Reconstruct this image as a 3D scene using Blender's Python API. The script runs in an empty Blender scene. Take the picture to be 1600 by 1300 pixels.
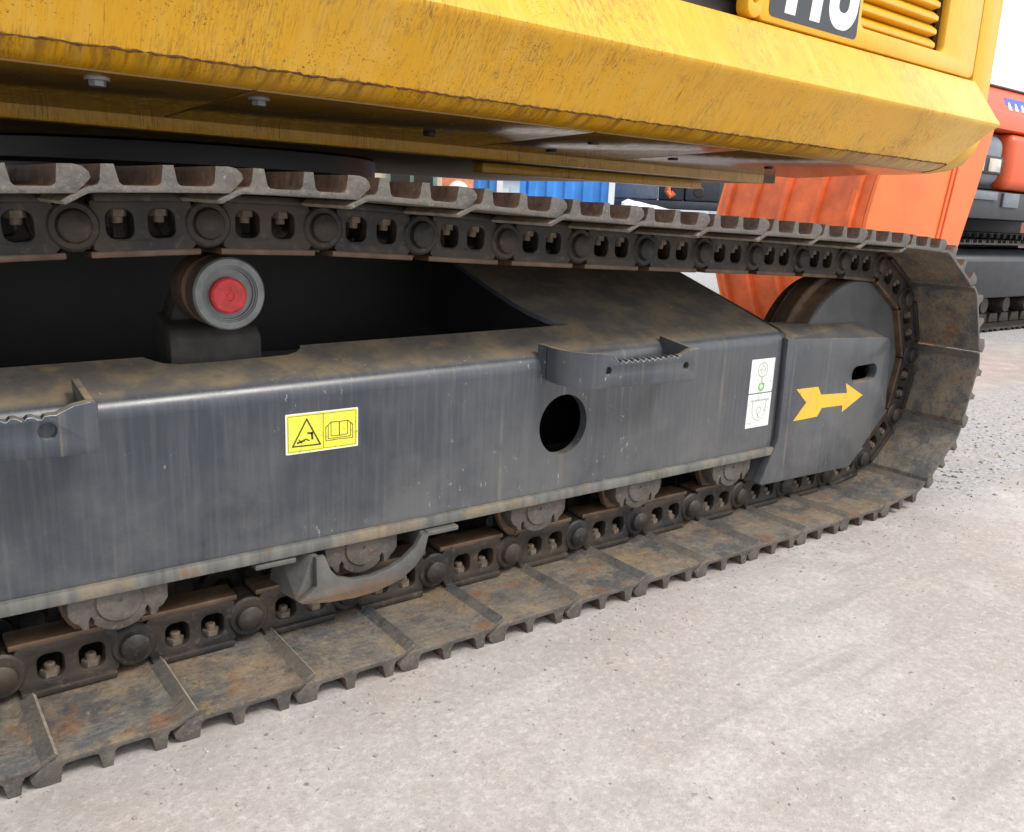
import bpy, bmesh, math, random
from mathutils import Vector, Matrix

random.seed(7)
scene = bpy.context.scene
COL = scene.collection

# ------------------------------------------------------------------ camera
cam_d = bpy.data.cameras.new('camera')
cam_d.sensor_fit = 'HORIZONTAL'; cam_d.sensor_width = 36.0
cam_d.lens = 36.0 * 1358.3 / 1600.0
cam_d.clip_start = 0.02; cam_d.clip_end = 2000
cam = bpy.data.objects.new('camera', cam_d); COL.objects.link(cam)
YAW, PITCH, ROLL = 0.6517, 0.2367, 0.0454
F = Vector((math.sin(YAW)*math.cos(PITCH), math.cos(YAW)*math.cos(PITCH), -math.sin(PITCH)))
R0 = Vector((math.cos(YAW), -math.sin(YAW), 0)); U0 = R0.cross(F)
RR = R0*math.cos(ROLL) + U0*math.sin(ROLL); UU = RR.cross(F)
m = Matrix((RR, UU, -F)).transposed().to_4x4(); m.translation = Vector((-0.1343, -1.0742, 0.7183))
cam.matrix_world = m
scene.camera = cam

# ------------------------------------------------------------------ light (bright overcast)
SUN_EL, SUN_AZ = math.radians(52), math.radians(153)      # azimuth from +Y, clockwise
world = bpy.data.worlds.new('World'); scene.world = world; world.use_nodes = True
wn = world.node_tree.nodes; wl = world.node_tree.links
bg = wn['Background']; bg.inputs['Strength'].default_value = 0.15
sky = wn.new('ShaderNodeTexSky'); sky.sky_type = 'NISHITA'; sky.sun_disc = False
sky.sun_elevation = SUN_EL; sky.sun_rotation = SUN_AZ
sky.air_density = 1.0; sky.dust_density = 5.0; sky.ozone_density = 1.0
cloud = wn.new('ShaderNodeMix'); cloud.data_type = 'RGBA'; cloud.inputs[0].default_value = 0.72      # thin even cloud over the sky
cloud.inputs[7].default_value = (7.6, 7.9, 8.3, 1); wl.new(sky.outputs[0], cloud.inputs[6]); wl.new(cloud.outputs[2], bg.inputs['Color'])
sun_d = bpy.data.lights.new('sun', 'SUN'); sun_d.energy = 1.5; sun_d.angle = math.radians(14)
sun_d.color = (1.0, 0.95, 0.88)
sun = bpy.data.objects.new('sun', sun_d); COL.objects.link(sun)
sd = Vector((math.sin(SUN_AZ)*math.cos(SUN_EL), math.cos(SUN_AZ)*math.cos(SUN_EL), math.sin(SUN_EL)))
sun.rotation_euler = sd.to_track_quat('Z', 'Y').to_euler()
sun.location = (4, -8, 12)
vs = scene.view_settings
vs.view_transform = 'Standard'; vs.look = 'None'; vs.gamma = 1.0; vs.use_curve_mapping = False
vs.exposure = 0.55
scene.render.engine = 'CYCLES'

# ------------------------------------------------------------------ materials
class NT:
    def __init__(s, name):
        s.m = bpy.data.materials.new(name); s.m.use_nodes = True
        s.t = s.m.node_tree; s.b = s.t.nodes['Principled BSDF']
        g = s.t.nodes.new('ShaderNodeNewGeometry'); s.pos = g.outputs['Position']; s.nrm = g.outputs['Normal']
    def n(s, typ, **kw):
        x = s.t.nodes.new(typ)
        for k, v in kw.items(): setattr(x, k, v)
        return x
    def put(s, sock, v):
        if hasattr(v, 'links') or hasattr(v, 'is_output'): s.t.links.new(v, sock)
        elif isinstance(v, (tuple, list)) and len(v) == 3 and sock.type == 'RGBA': sock.default_value = (*v, 1)
        else: sock.default_value = v
    def scaled(s, sc, rot=(0, 0, 0)):
        x = s.n('ShaderNodeMapping'); s.put(x.inputs['Vector'], s.pos)
        x.inputs['Scale'].default_value = sc; x.inputs['Rotation'].default_value = rot
        return x.outputs[0]
    def noise(s, scale, detail=4, rough=0.6, vec=None, dist=0.0):
        x = s.n('ShaderNodeTexNoise'); s.put(x.inputs['Vector'], vec if vec is not None else s.pos)
        x.inputs['Scale'].default_value = scale; x.inputs['Detail'].default_value = detail
        x.inputs['Roughness'].default_value = rough; x.inputs['Distortion'].default_value = dist
        return x.outputs['Fac']
    def vor(s, scale, feature='F1', vec=None):
        x = s.n('ShaderNodeTexVoronoi', feature=feature); s.put(x.inputs['Vector'], vec if vec is not None else s.pos)
        x.inputs['Scale'].default_value = scale
        return x.outputs['Distance']
    def rng(s, v, a, b, c=0.0, d=1.0):
        x = s.n('ShaderNodeMapRange'); s.put(x.inputs[0], v)
        for i, k in enumerate((a, b, c, d)): x.inputs[i+1].default_value = k
        return x.outputs[0]
    def mul(s, a, b, op='MULTIPLY'):
        x = s.n('ShaderNodeMath', operation=op, use_clamp=(op != 'SUBTRACT')); s.put(x.inputs[0], a); s.put(x.inputs[1], b)
        return x.outputs[0]
    def mix(s, f, a, b):
        x = s.n('ShaderNodeMix', data_type='RGBA'); s.put(x.inputs[0], f); s.put(x.inputs[6], a); s.put(x.inputs[7], b)
        return x.outputs[2]
    def sep(s, v):
        x = s.n('ShaderNodeSeparateXYZ'); s.put(x.inputs[0], v); return x.outputs
    def bump(s, h, strength=0.3, dist=0.002):
        x = s.n('ShaderNodeBump'); s.put(x.inputs['Height'], h)
        x.inputs['Strength'].default_value = strength; x.inputs['Distance'].default_value = dist
        s.t.links.new(x.outputs[0], s.b.inputs['Normal'])
    def done(s, col, rough=0.5, metal=0.0, spec=0.5):
        s.put(s.b.inputs['Base Color'], col); s.put(s.b.inputs['Roughness'], rough)
        s.put(s.b.inputs['Metallic'], metal); s.b.inputs['Specular IOR Level'].default_value = spec
        return s.m

def plain(name, col, rough=0.5, metal=0.0, var=0.25, scale=12, bump=0.15):
    t = NT(name)
    n1 = t.noise(scale, 5); dk = tuple(c*(1-var) for c in col); lt = tuple(min(1, c*(1+var*0.7)) for c in col)
    c = t.mix(t.rng(n1, .3, .7), dk, lt)
    t.bump(t.noise(scale*14, 3), bump, 0.001)
    return t.done(c, rough, metal)

def decal(name, col):
    t = NT(name)
    c = t.mix(t.rng(t.noise(40, 4), .3, .7), tuple(k*.86 for k in col), col)
    worn = t.mul(t.rng(t.noise(140, 4, .75), .57, .66), t.rng(t.noise(18, 4, .7), .44, .60))
    c = t.mix(t.mul(worn, .75), c, (.12, .12, .115))
    c = t.mix(t.mul(t.rng(t.noise(60, 5, .7, t.scaled((1, 1, .25))), .52, .70), .28), c, (.30, .275, .23))
    t.bump(t.noise(60, 3), .08, .0008)
    return t.done(c, .45)
def m_shoe(name='worn_track_steel', kind='plate'):
    t = NT(name)
    a = t.noise(5, 6, .62); b = t.noise(24, 6, .72); c = t.noise(150, 5, .8); g = t.noise(75, 5, .75)
    scr = t.noise(26, 5, .65, t.scaled((1.0, 7.0, 1.0), (0, 0, .45)))
    if kind == 'end':
        col = t.mix(t.rng(b, .35, .65), (.062, .058, .054), (.135, .116, .096))
    elif kind == 'lip_dark':  # darker, bluer tone for the sloped lip, with patches of plate colour
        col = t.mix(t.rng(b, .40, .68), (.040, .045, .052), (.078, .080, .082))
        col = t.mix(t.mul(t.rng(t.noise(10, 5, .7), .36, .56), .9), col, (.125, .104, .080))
    elif kind == 'rust':
        col = t.mix(t.rng(b, .35, .65), (.060, .042, .034), (.150, .088, .058))
    else:
        col = t.mix(t.rng(a, .40, .60), (.092, .095, .096), (.172, .124, .082))
        col = t.mix(t.mul(t.rng(b, .44, .60), .60), col, (.215, .175, .122))
        col = t.mix(t.mul(t.rng(scr, .50, .66), .50), col, (.225, .195, .152))
        col = t.mix(t.mul(t.rng(t.noise(9, 5, .68), .51, .61), .75), col, (.048, .054, .061))
        col = t.mix(t.mul(t.rng(t.noise(13, 5, .72), .55, .66), .70), col, (.195, .086, .036))
        col = t.mix(t.mul(t.rng(t.noise(17, 5, .72, t.scaled((1, 1, 1), (1, 0, 0))), .55, .67), .65), col, (.275, .190, .082))
    k = .8 if kind == 'lip_dark' else 1.0
    col = t.mix(t.mul(t.rng(g, .55, .68), .50), col, (.040, .040, .040))
    col = t.mix(t.mul(t.rng(c, .55, .68), .55), col, (.035, .034, .033))
    col = t.mix(t.mul(t.rng(c, .42, .30), .55*k), col, (.34, .30, .245))
    col = t.mix(t.mul(t.rng(g, .40, .28), .45*k), col, (.28, .24, .185))
    t.bump(t.mul(b, t.mul(c, .6), 'ADD'), .7, .003)
    return t.done(col, t.rng(b, .3, .7, .40, .72), .12)
def m_link():
    t = NT('greasy_link_steel')
    a = t.noise(11, 5); b = t.noise(60, 4, .7)
    col = t.mix(t.rng(a, .40, .70), (.014, .0135, .0135), (.052, .035, .023))
    col = t.mix(t.mul(t.rng(b, .55, .75), .60), col, (.125, .10, .074))
    t.bump(t.mul(a, b, 'ADD'), .6, .003)
    return t.done(col, .55, .15)
def m_rust(name='rusty_roller_steel'):
    t = NT(name)
    a = t.noise(14, 5); b = t.noise(70, 4, .7)
    col = t.mix(t.rng(a, .38, .65), (.06, .045, .035), (.15, .08, .042))
    col = t.mix(t.mul(t.rng(b, .55, .75), .6), col, (.25, .17, .10))
    t.bump(b, .4, .002)
    return t.done(col, .6, .2)
def m_cast():
    t = NT('dusty_grey_casting')
    a = t.noise(20, 5); b = t.noise(160, 3)
    col = t.mix(t.rng(a, .35, .7), (.066, .057, .050), (.118, .102, .086))
    col = t.mix(t.mul(t.rng(t.noise(35, 5, .72), .50, .62), .6), col, (.062, .042, .030))
    col = t.mix(t.mul(t.rng(b, .58, .72), .6), col, (.19, .165, .14))
    t.bump(b, .35, .0015)
    return t.done(col, .7)
def m_frame():
    t = NT('dark_grey_frame_paint')
    p = t.sep(t.pos); nz = t.sep(t.nrm)[2]
    strk = t.noise(11, 5, .62, t.scaled((10, 4, .40)))
    strk2 = t.noise(34, 4, .65, t.scaled((9, 4, .22)))
    big = t.noise(2.6, 4); med = t.noise(22, 5, .7); fine = t.noise(260, 3, .7); cloud = t.noise(6, 5, .65)
    col = t.mix(t.rng(big, .3, .7), (.020, .027, .040), (.038, .046, .061))
    col = t.mix(t.mul(t.rng(cloud, .46, .66), .42), col, (.080, .085, .093))
    xr = t.mul(t.rng(p[0], .35, 1.35), t.rng(t.noise(4, 6, .7), .30, .60))
    col = t.mix(t.mul(xr, .32), col, (.118, .115, .106))
    col = t.mix(t.mul(t.rng(strk, .47, .74), .26), col, (.15, .15, .15))
    col = t.mix(t.mul(t.rng(strk2, .56, .76), .15), col, (.19, .185, .17))
    # a few tan water runs
    run = t.mul(t.rng(t.noise(5, 3, .5, t.scaled((7, 1, .12))), .64, .71), t.rng(med, .3, .6))
    col = t.mix(t.mul(run, .5), col, (.24, .205, .13))
    # dried mud splash on the lower half, breaking up upward
    lo = t.mul(t.rng(p[2], .37, .19), t.rng(t.noise(6, 6, .72), .30, .58))
    col = t.mix(t.mul(lo, .48), col, (.140, .139, .132))
    # settled dirt on everything that faces up
    dirt = t.mul(t.rng(nz, .72, .94), t.rng(t.noise(9, 6, .7, t.scaled((1, 1, 1), (0, 0, .6))), .16, .44))
    dcol = t.mix(t.rng(t.noise(11, 5, .65), .42, .62), (.108, .096, .080), (.225, .168, .100))
    dcol = t.mix(t.mul(t.rng(t.noise(23, 5, .72), .56, .70), .7), dcol, (.31, .215, .09))
    dcol = t.mix(t.mul(t.rng(t.noise(31, 5, .72), .58, .72), .6), dcol, (.055, .055, .055))
    col = t.mix(t.mul(dirt, .88), col, dcol)
    col = t.mix(t.mul(t.rng(fine, .66, .8), .25), col, (.30, .30, .29))
    t.bump(t.mul(med, fine, 'ADD'), .14, .0013)
    scuff = t.mul(t.rng(t.noise(120, 3, .6, t.scaled((1, 1, .5))), .66, .70), t.rng(t.noise(5, 4, .7), .50, .62))
    t.put(t.b.inputs['Base Color'], col)
    col = t.mix(t.mul(scuff, .7), col, (.33, .34, .35))
    return t.done(col, t.mul(t.rng(cloud, .3, .7, .27, .40), t.mul(dirt, .45), 'ADD'), 0.0, .6)
def m_guard():
    t = NT('scuffed_guard_paint')
    med = t.noise(16, 5, .7); fine = t.noise(150, 3, .7)
    col = t.mix(t.rng(med, .3, .65), (.060, .062, .062), (.110, .106, .096))
    lo = t.mul(t.rng(t.sep(t.pos)[2], .122, .095), t.rng(t.noise(24, 4, .7), .36, .56))
    col = t.mix(t.mul(lo, .5), col, (.24, .11, .045))
    col = t.mix(t.mul(t.rng(t.noise(30, 4, .7), .60, .72), .5), col, (.21, .12, .055))
    col = t.mix(t.mul(t.rng(fine, .6, .8), .4), col, (.22, .21, .19))
    t.bump(fine, .3, .0015)
    return t.done(col, .5)
def m_edge():
    t = NT('mud_stained_flange_paint')
    strk = t.noise(10, 4, .6, t.scaled((5, 2, .6))); med = t.noise(9, 5, .7); fine = t.noise(140, 3, .7)
    col = t.mix(t.rng(strk, .3, .65), (.075, .078, .078), (.160, .157, .138))
    col = t.mix(t.mul(t.rng(med, .52, .7), .75), col, (.27, .19, .09))
    col = t.mix(t.mul(t.rng(t.noise(17, 4, .7), .60, .72), .75), col, (.20, .085, .03))
    col = t.mix(t.mul(t.rng(fine, .6, .8), .5), col, (.07, .07, .07))
    t.bump(fine, .25, .0015)
    return t.done(col, .62)
def m_yellow(dirty=1.0, name='yellow_paint', weldz=None):
    t = NT(name)
    p = t.sep(t.pos)
    big = t.noise(2.2, 4); strk = t.noise(12, 4, .6, t.scaled((5, 1.2, .40), (0, .25, 0)))
    fine = t.noise(46, 4, .7, t.scaled((10, 3, .8), (0, .35, 0))); spot = t.noise(4.5, 5, .7); sp2 = t.noise(300, 2, .6)
    hatch = t.noise(60, 3, .6, t.scaled((9, .5, .5), (0, .2, 0)))
    col = t.mix(t.rng(big, .3, .7), (.70, .345, .005), (.80, .43, .012))
    col = t.mix(t.mul(t.rng(strk, .45, .72), .45*dirty), col, (.72, .48, .10))
    col = t.mix(t.mul(t.mul(t.rng(hatch, .50, .64), t.rng(spot, .38, .54)), .55*dirty), col, (.34, .17, .03))
    scr = t.mul(t.rng(fine, .53, .62), t.rng(spot, .47, .56))
    col = t.mix(t.mul(scr, .70*dirty), col, (.20, .085, .025))
    dots = t.mul(t.rng(sp2, .62, .68), t.rng(t.noise(6, 5, .75), .47, .58))
    col = t.mix(t.mul(dots, .95*dirty), col, (.13, .045, .014))
    patch = t.noise(2.6, 5, .72)
    strokes = t.noise(30, 5, .75, t.scaled((6, 2, .9), (0, .45, 0)))
    rp = t.mul(t.rng(patch, .56, .63), t.rng(strokes, .49, .60))
    col = t.mix(t.mul(rp, .62*dirty), col, (.17, .062, .018))
    scratch = t.mul(t.rng(t.noise(34, 2, .5, t.scaled((9, 1, .35), (0, -.5, 0))), .66, .69), t.rng(t.noise(3.3, 4, .7), .46, .56))
    col = t.mix(t.mul(scratch, .65*dirty), col, (.13, .06, .03))
    col = t.mix(t.mul(t.rng(t.noise(1.6, 5, .65), .48, .62), .35*dirty), col, (.80, .56, .16))
    if weldz:
        # rust weeping down from the weld
        wp = t.mul(t.mul(t.rng(p[2], weldz+.002, weldz-.001), t.rng(p[2], weldz-.030, weldz-.004)), t.rng(t.noise(26, 4, .65, t.scaled((3, .25, .25))), .46, .62))
        col = t.mix(t.mul(wp, .72), col, (.22, .10, .022))
        up = t.mul(t.rng(p[2], weldz+.012, weldz), t.rng(t.noise(40, 4, .7, t.scaled((3, .3, .3))), .50, .62))
        col = t.mix(t.mul(t.mul(up, t.rng(p[2], weldz-.003, weldz-.001)), .55), col, (.25, .12, .03))
    t.bump(t.mul(fine, sp2, 'ADD'), .06, .0012)
    return t.done(col, t.rng(strk, .3, .8, .25, .5))
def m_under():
    t = NT('underside_yellow_paint_shaded')
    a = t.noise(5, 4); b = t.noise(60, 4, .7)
    col = t.mix(t.rng(a, .35, .7), (.25, .14, .016), (.13, .085, .028))  # yellow browned down to carry the shade under the house
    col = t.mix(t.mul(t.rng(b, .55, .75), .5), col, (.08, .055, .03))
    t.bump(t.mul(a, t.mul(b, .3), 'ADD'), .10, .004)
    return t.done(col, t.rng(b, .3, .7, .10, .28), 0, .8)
def m_ground():
    t = NT('dusty_concrete')
    big = t.noise(.55, 5, .6); mid = t.noise(3.2, 6, .68, None, .4); fine = t.noise(38, 6, .75); grit = t.noise(190, 3, .7)
    drag = t.noise(2.2, 5, .65, t.scaled((1.0, 3.5, 1), (0, 0, .35)))
    col = t.mix(t.rng(big, .36, .62), (.40, .372, .350), (.50, .474, .448))
    col = t.mix(t.mul(t.rng(mid, .46, .64), .65), col, (.455, .385, .358))
    col = t.mix(t.mul(t.rng(drag, .48, .62), .55), col, (.375, .355, .338))
    col = t.mix(t.mul(t.rng(t.noise(.9, 6, .7), .51, .60), .60), col, (.375, .335, .305))
    col = t.mix(t.mul(t.rng(t.noise(1.7, 6, .7, t.scaled((1, 1, 1), (0, 0, 2))), .53, .62), .55), col, (.56, .535, .51))
    col = t.mix(t.mul(t.rng(t.noise(9, 6, .75), .52, .66), .40), col, (.335, .305, .285))
    f2 = t.noise(85, 6, .8)
    col = t.mix(t.mul(t.rng(f2, .47, .66), .42), col, (.29, .262, .24))
    col = t.mix(t.mul(t.rng(f2, .47, .34), .55), col, (.62, .595, .565))
    col = t.mix(t.mul(t.rng(grit, .57, .69), .42), col, (.17, .155, .142))
    chip = t.rng(t.noise(44, 3, .6), .68, .72)
    col = t.mix(t.mul(chip, .75), col, (.14, .12, .11))
    chip2 = t.rng(t.noise(21, 4, .6, t.scaled((1, 1.8, 1), (0, 0, .7))), .705, .73)
    col = t.mix(t.mul(chip2, .55), col, (.20, .175, .16))
    oil = t.mul(t.rng(t.noise(1.3, 4, .6, t.scaled((1, 1, 1), (0, 0, 1.1))), .60, .68), t.rng(t.noise(14, 5, .7), .30, .60))
    col = t.mix(t.mul(oil, .50), col, (.235, .215, .20))
    skid = t.mul(t.rng(t.noise(3.2, 4, .6, t.scaled((.35, 5, 1), (0, 0, -.28))), .58, .66), t.rng(t.noise(1.2, 4, .6), .46, .58))
    col = t.mix(t.mul(skid, .40), col, (.275, .25, .235))
    # broken darker tone rising toward the track and on beneath it
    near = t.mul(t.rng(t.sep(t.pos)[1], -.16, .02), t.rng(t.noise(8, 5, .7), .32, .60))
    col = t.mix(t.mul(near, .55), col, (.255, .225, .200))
    # one long hairline crack
    pc = t.sep(t.pos); cn = t.noise(2.4, 6, .7)
    ln = t.mul(t.mul(pc[1], t.mul(pc[0], .42), 'SUBTRACT'), t.mul(cn, .5), 'SUBTRACT')
    ab = t.n('ShaderNodeMath', operation='ABSOLUTE'); sh_ = t.n('ShaderNodeMath', operation='ADD'); t.put(sh_.inputs[0], ln); sh_.inputs[1].default_value = 1.62
    t.put(ab.inputs[0], sh_.outputs[0])
    crack = t.mul(t.rng(ab.outputs[0], .0030, .0008), t.rng(t.noise(1.7, 3), .45, .56))
    col = t.mix(t.mul(crack, .45), col, (.14, .125, .115))
    # a band of loose grey gravelly dirt past the end of the track
    p = t.sep(t.pos)
    edge = t.mul(t.noise(2.5, 5, .7), .9)
    low = t.mul(p[1], t.mul(edge, .25), 'ADD')
    band = t.mul(t.rng(low, .07, .13), t.rng(t.mul(t.mul(p[1], 1.0), t.mul(p[0], .16), 'SUBTRACT'), .12, .02))
    band = t.mul(band, t.mul(t.rng(p[0], 1.9, 2.3), t.rng(t.noise(3.5, 5, .7), .30, .50)))
    gcol = t.mix(t.rng(t.noise(70, 3, .7), .35, .65), (.20, .205, .215), (.46, .455, .45))
    col = t.mix(t.mul(band, .8), col, gcol)
    h = t.mul(t.mul(fine, .35), t.mul(mid, .8), 'ADD')
    t.bump(t.mul(h, t.mul(grit, .35), 'ADD'), .45, .008)
    return t.done(col, .85, 0, .25)

MAT = dict(
    shoe=m_shoe(), shoe_end=m_shoe('dusty_shoe_end', 'end'), shoe_lip_dark=m_shoe('dark_shoe_lip', 'lip_dark'), shoe_rust=m_shoe('rusty_grouser_flank', 'rust'), lip=plain('rubbed_bright_lip', (.30, .255, .20), .5, .2, .4, 60), guardpaint=m_guard(), link=m_link(), rust=m_rust(), cast=m_cast(), frame=m_frame(), edge=m_edge(),
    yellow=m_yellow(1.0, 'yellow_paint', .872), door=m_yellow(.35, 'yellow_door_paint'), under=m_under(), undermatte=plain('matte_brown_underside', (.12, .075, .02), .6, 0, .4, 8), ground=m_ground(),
    black=plain('black_steel', (.012, .012, .013), .45), interior=plain('shade_black_interior', (.016, .015, .014), .6),  # interior: near-black, deep shade inside frame and car body put into the colour
    bracket=plain('dirty_black_bracket', (.030, .026, .022), .7, 0, .6, 30, .5), red=plain('red_cap_paint', (.48, .028, .028), .55, 0, .32, 90, .3), rollergrey=plain('machined_grey_steel', (.15, .16, .16), .45, .3, .3, 40),
    idlerface=plain('idler_face_steel', (.085, .088, .09), .5, .2, .35, 9),
    rail=plain('polished_brown_rail', (.115, .072, .045), .45, .3, .5, 25), nut=plain('dusty_nut', (.115, .086, .062), .7, 0, .5, 60),
    decal_y=decal('yellow_label_vinyl', (.80, .76, .06)), decal_w=decal('white_label_vinyl', (.78, .79, .77)),
    ink=plain('black_label_ink', (.05, .045, .015), .5), inkgrey=plain('pale_grey_label_ink', (.42, .45, .40), .5), inkgreen=plain('green_label_ink', (.16, .50, .13), .5),
    arrow=decal('amber_arrow_vinyl', (.82, .48, .035)), decal_k=plain('charcoal_decal_vinyl', (.03, .033, .038), .3, 0, .25, 5, .02),
    number=plain('white_number_vinyl', (.78, .78, .78), .4, 0, .05, 20, .02),
    weldrust=plain('rusty_weld', (.10, .042, .014), .8, 0, .6, 120, .4),
    zinc=plain('zinc_bolt', (.22, .22, .22), .5, .3), chip=plain('bare_chipped_steel', (.33, .345, .36), .5, .2, .4, 90),
    orange=plain('faded_orange_paint', (.80, .175, .045), .5, 0, .15, 3.5), shell=plain('weathered_orange_shell', (.68, .135, .035), .55, 0, .35, 6), orange2=plain('orange_red_paint', (.64, .095, .025), .38, 0, .12, 3),
    darkgrey=plain('dark_grey_plastic', (.035, .038, .044), .45), midgrey=plain('blue_grey_panel', (.14, .16, .19), .4),
    glass=plain('dark_glass', (.02, .025, .03), .08, 0, .1), hood=plain('pale_grey_hood', (.50, .55, .62), .35),
    blue=plain('blue_container_paint', (.045, .25, .68), .5, 0, .25, 1.5), white=plain('white_vehicle_paint', (.72, .75, .78), .3, 0, .06),
    tyre=plain('tyre_rubber', (.02, .02, .02), .8), beige=plain('beige_render', (.56, .46, .34), .8, 0, .2, 1.2),
    salmon=plain('salmon_paint', (.68, .26, .15), .45), lens=plain('clear_lamp_lens', (.55, .5, .42), .15), farwall=plain('pale_blue_cladding', (.55, .68, .80), .5, 0, .1, .3),
    roof=plain('brick_red_roof', (.42, .15, .10), .7, 0, .2, 1), greenpaint=plain('grey_green_window_frame', (.14, .22, .18), .5), labelblue=plain('blue_sign_vinyl', (.04, .10, .55), .4),
    stone=plain('grit_stone', (.34, .325, .31), .85, 0, .5, 30),
)

# ------------------------------------------------------------------ mesh helpers
class MB:
    """collects shapes into one mesh; every shape picks a material slot"""
    def __init__(s, *mats): s.bm = bmesh.new(); s.mats = list(mats)
    def merge(s, bm2, mi=0, mtx=None):
        if mtx is not None: bm2.transform(mtx)
        for f in bm2.faces: f.material_index = mi
        me = bpy.data.meshes.new('t'); bm2.to_mesh(me); bm2.free(); s.bm.from_mesh(me); bpy.data.meshes.remove(me)
        return s
    def box(s, x0, x1, y0, y1, z0, z1, bev=0.0, mi=0, seg=2, mtx=None):
        b = bmesh.new(); bmesh.ops.create_cube(b, size=1)
        for v in b.verts: v.co = Vector(((x0+x1)/2 + v.co.x*(x1-x0), (y0+y1)/2 + v.co.y*(y1-y0), (z0+z1)/2 + v.co.z*(z1-z0)))
        if bev > 0: bmesh.ops.bevel(b, geom=b.edges[:], offset=bev, segments=seg, affect='EDGES', profile=.5)
        return s.merge(b, mi, mtx)
    def hull(s, pts, mi=0, bev=0.0):
        b = bmesh.new()
        for p in pts: b.verts.new(p)
        bmesh.ops.convex_hull(b, input=b.verts[:])
        bmesh.ops.dissolve_limit(b, angle_limit=.01, verts=b.verts[:], edges=b.edges[:])
        if bev > 0: bmesh.ops.bevel(b, geom=b.edges[:], offset=bev, segments=2, affect='EDGES', profile=.5)
        return s.merge(b, mi)
    def lathe(s, c, prof, seg=40, mi=0, axis='y', half=None):
        """prof: list of (radius, position along axis); axis through c"""
        b = bmesh.new(); rings = []
        for r, a in prof:
            ring = []
            for k in range(seg):
                t = 2*math.pi*k/seg
                if r < 1e-6 and ring: ring.append(ring[0]); continue
                p, q = r*math.cos(t), r*math.sin(t)
                ring.append(b.verts.new((c[0]+p, a, c[2]+q) if axis == 'y' else (c[0]+p, c[1]+q, a) if axis == 'z' else (a, c[1]+p, c[2]+q)))
            rings.append(ring)
        for i in range(len(rings)-1):
            for k in range(seg):
                vs_ = [rings[i][k], rings[i][(k+1) % seg], rings[i+1][(k+1) % seg], rings[i+1][k]]
                u = []
                for v in vs_:
                    if v not in u: u.append(v)
                if len(u) > 2:
                    try: b.faces.new(u)
                    except ValueError: pass
        bmesh.ops.recalc_face_normals(b, faces=b.faces[:])
        return s.merge(b, mi)
    def tube(s, pts, r, seg=8, mi=0):
        b = bmesh.new(); rings = []
        pts = [Vector(p) for p in pts]
        for i, p in enumerate(pts):
            d = (pts[min(i+1, len(pts)-1)] - pts[max(i-1, 0)]).normalized()
            a = d.cross(Vector((0, 0, 1))); a = a.normalized() if a.length > 1e-3 else Vector((1, 0, 0)); bb = d.cross(a)
            rr = r(i) if callable(r) else r
            rings.append([b.verts.new(p + a*rr*math.cos(2*math.pi*k/seg) + bb*rr*math.sin(2*math.pi*k/seg)) for k in range(seg)])
        for i in range(len(rings)-1):
            for k in range(seg): b.faces.new((rings[i][k], rings[i][(k+1) % seg], rings[i+1][(k+1) % seg], rings[i+1][k]))
        b.faces.new(rings[0]); b.faces.new(rings[-1]); bmesh.ops.recalc_face_normals(b, faces=b.faces[:])
        return s.merge(b, mi)
    def shape(s, loops, depth, o=(0, 0, 0), A=(1, 0, 0), B=(0, 0, 1), C=(0, 1, 0), bev=0.0, mi=0, warp=None):
        """flat outline (first loop) with holes, extruded along C from o by depth"""
        cu = bpy.data.curves.new('c', 'CURVE'); cu.dimensions = '2D'; cu.fill_mode = 'BOTH'
        cu.extrude = max(depth/2 - bev, 0); cu.bevel_depth = bev; cu.bevel_resolution = 1; cu.offset = -bev
        for lp in loops:
            sp = cu.splines.new('POLY'); sp.points.add(len(lp)-1); sp.use_cyclic_u = True
            for p, (a, b_) in zip(sp.points, lp): p.co = (a, b_, 0, 1)
        ob = bpy.data.objects.new('c', cu); me = bpy.data.meshes.new_from_object(ob)
        b = bmesh.new(); b.from_mesh(me); bpy.data.objects.remove(ob); bpy.data.curves.remove(cu); bpy.data.meshes.remove(me)
        bmesh.ops.remove_doubles(b, verts=b.verts[:], dist=1e-6)
        A, B, C, o = Vector(A), Vector(B), Vector(C), Vector(o)
        for v in b.verts:
            v.co = o + A*v.co.x + B*v.co.y + C*(v.co.z + depth/2)
            if warp: v.co = warp(v.co)
        bmesh.ops.recalc_face_normals(b, faces=b.faces[:])
        return s.merge(b, mi)
    def xform(s, fn):
        for v in s.bm.verts: v.co = fn(v.co)
        return s
    def mesh(s, name, angle=35):
        me = bpy.data.meshes.new(name); s.bm.normal_update(); s.bm.to_mesh(me); s.bm.free()
        for m_ in s.mats: me.materials.append(MAT[m_])
        me.polygons.foreach_set('use_smooth', [True]*len(me.polygons)); me.set_sharp_from_angle(angle=math.radians(angle)); me.update()
        return me
    def build(s, name, parent=None, angle=35):
        return link(name, s.mesh(name, angle), parent)

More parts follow.
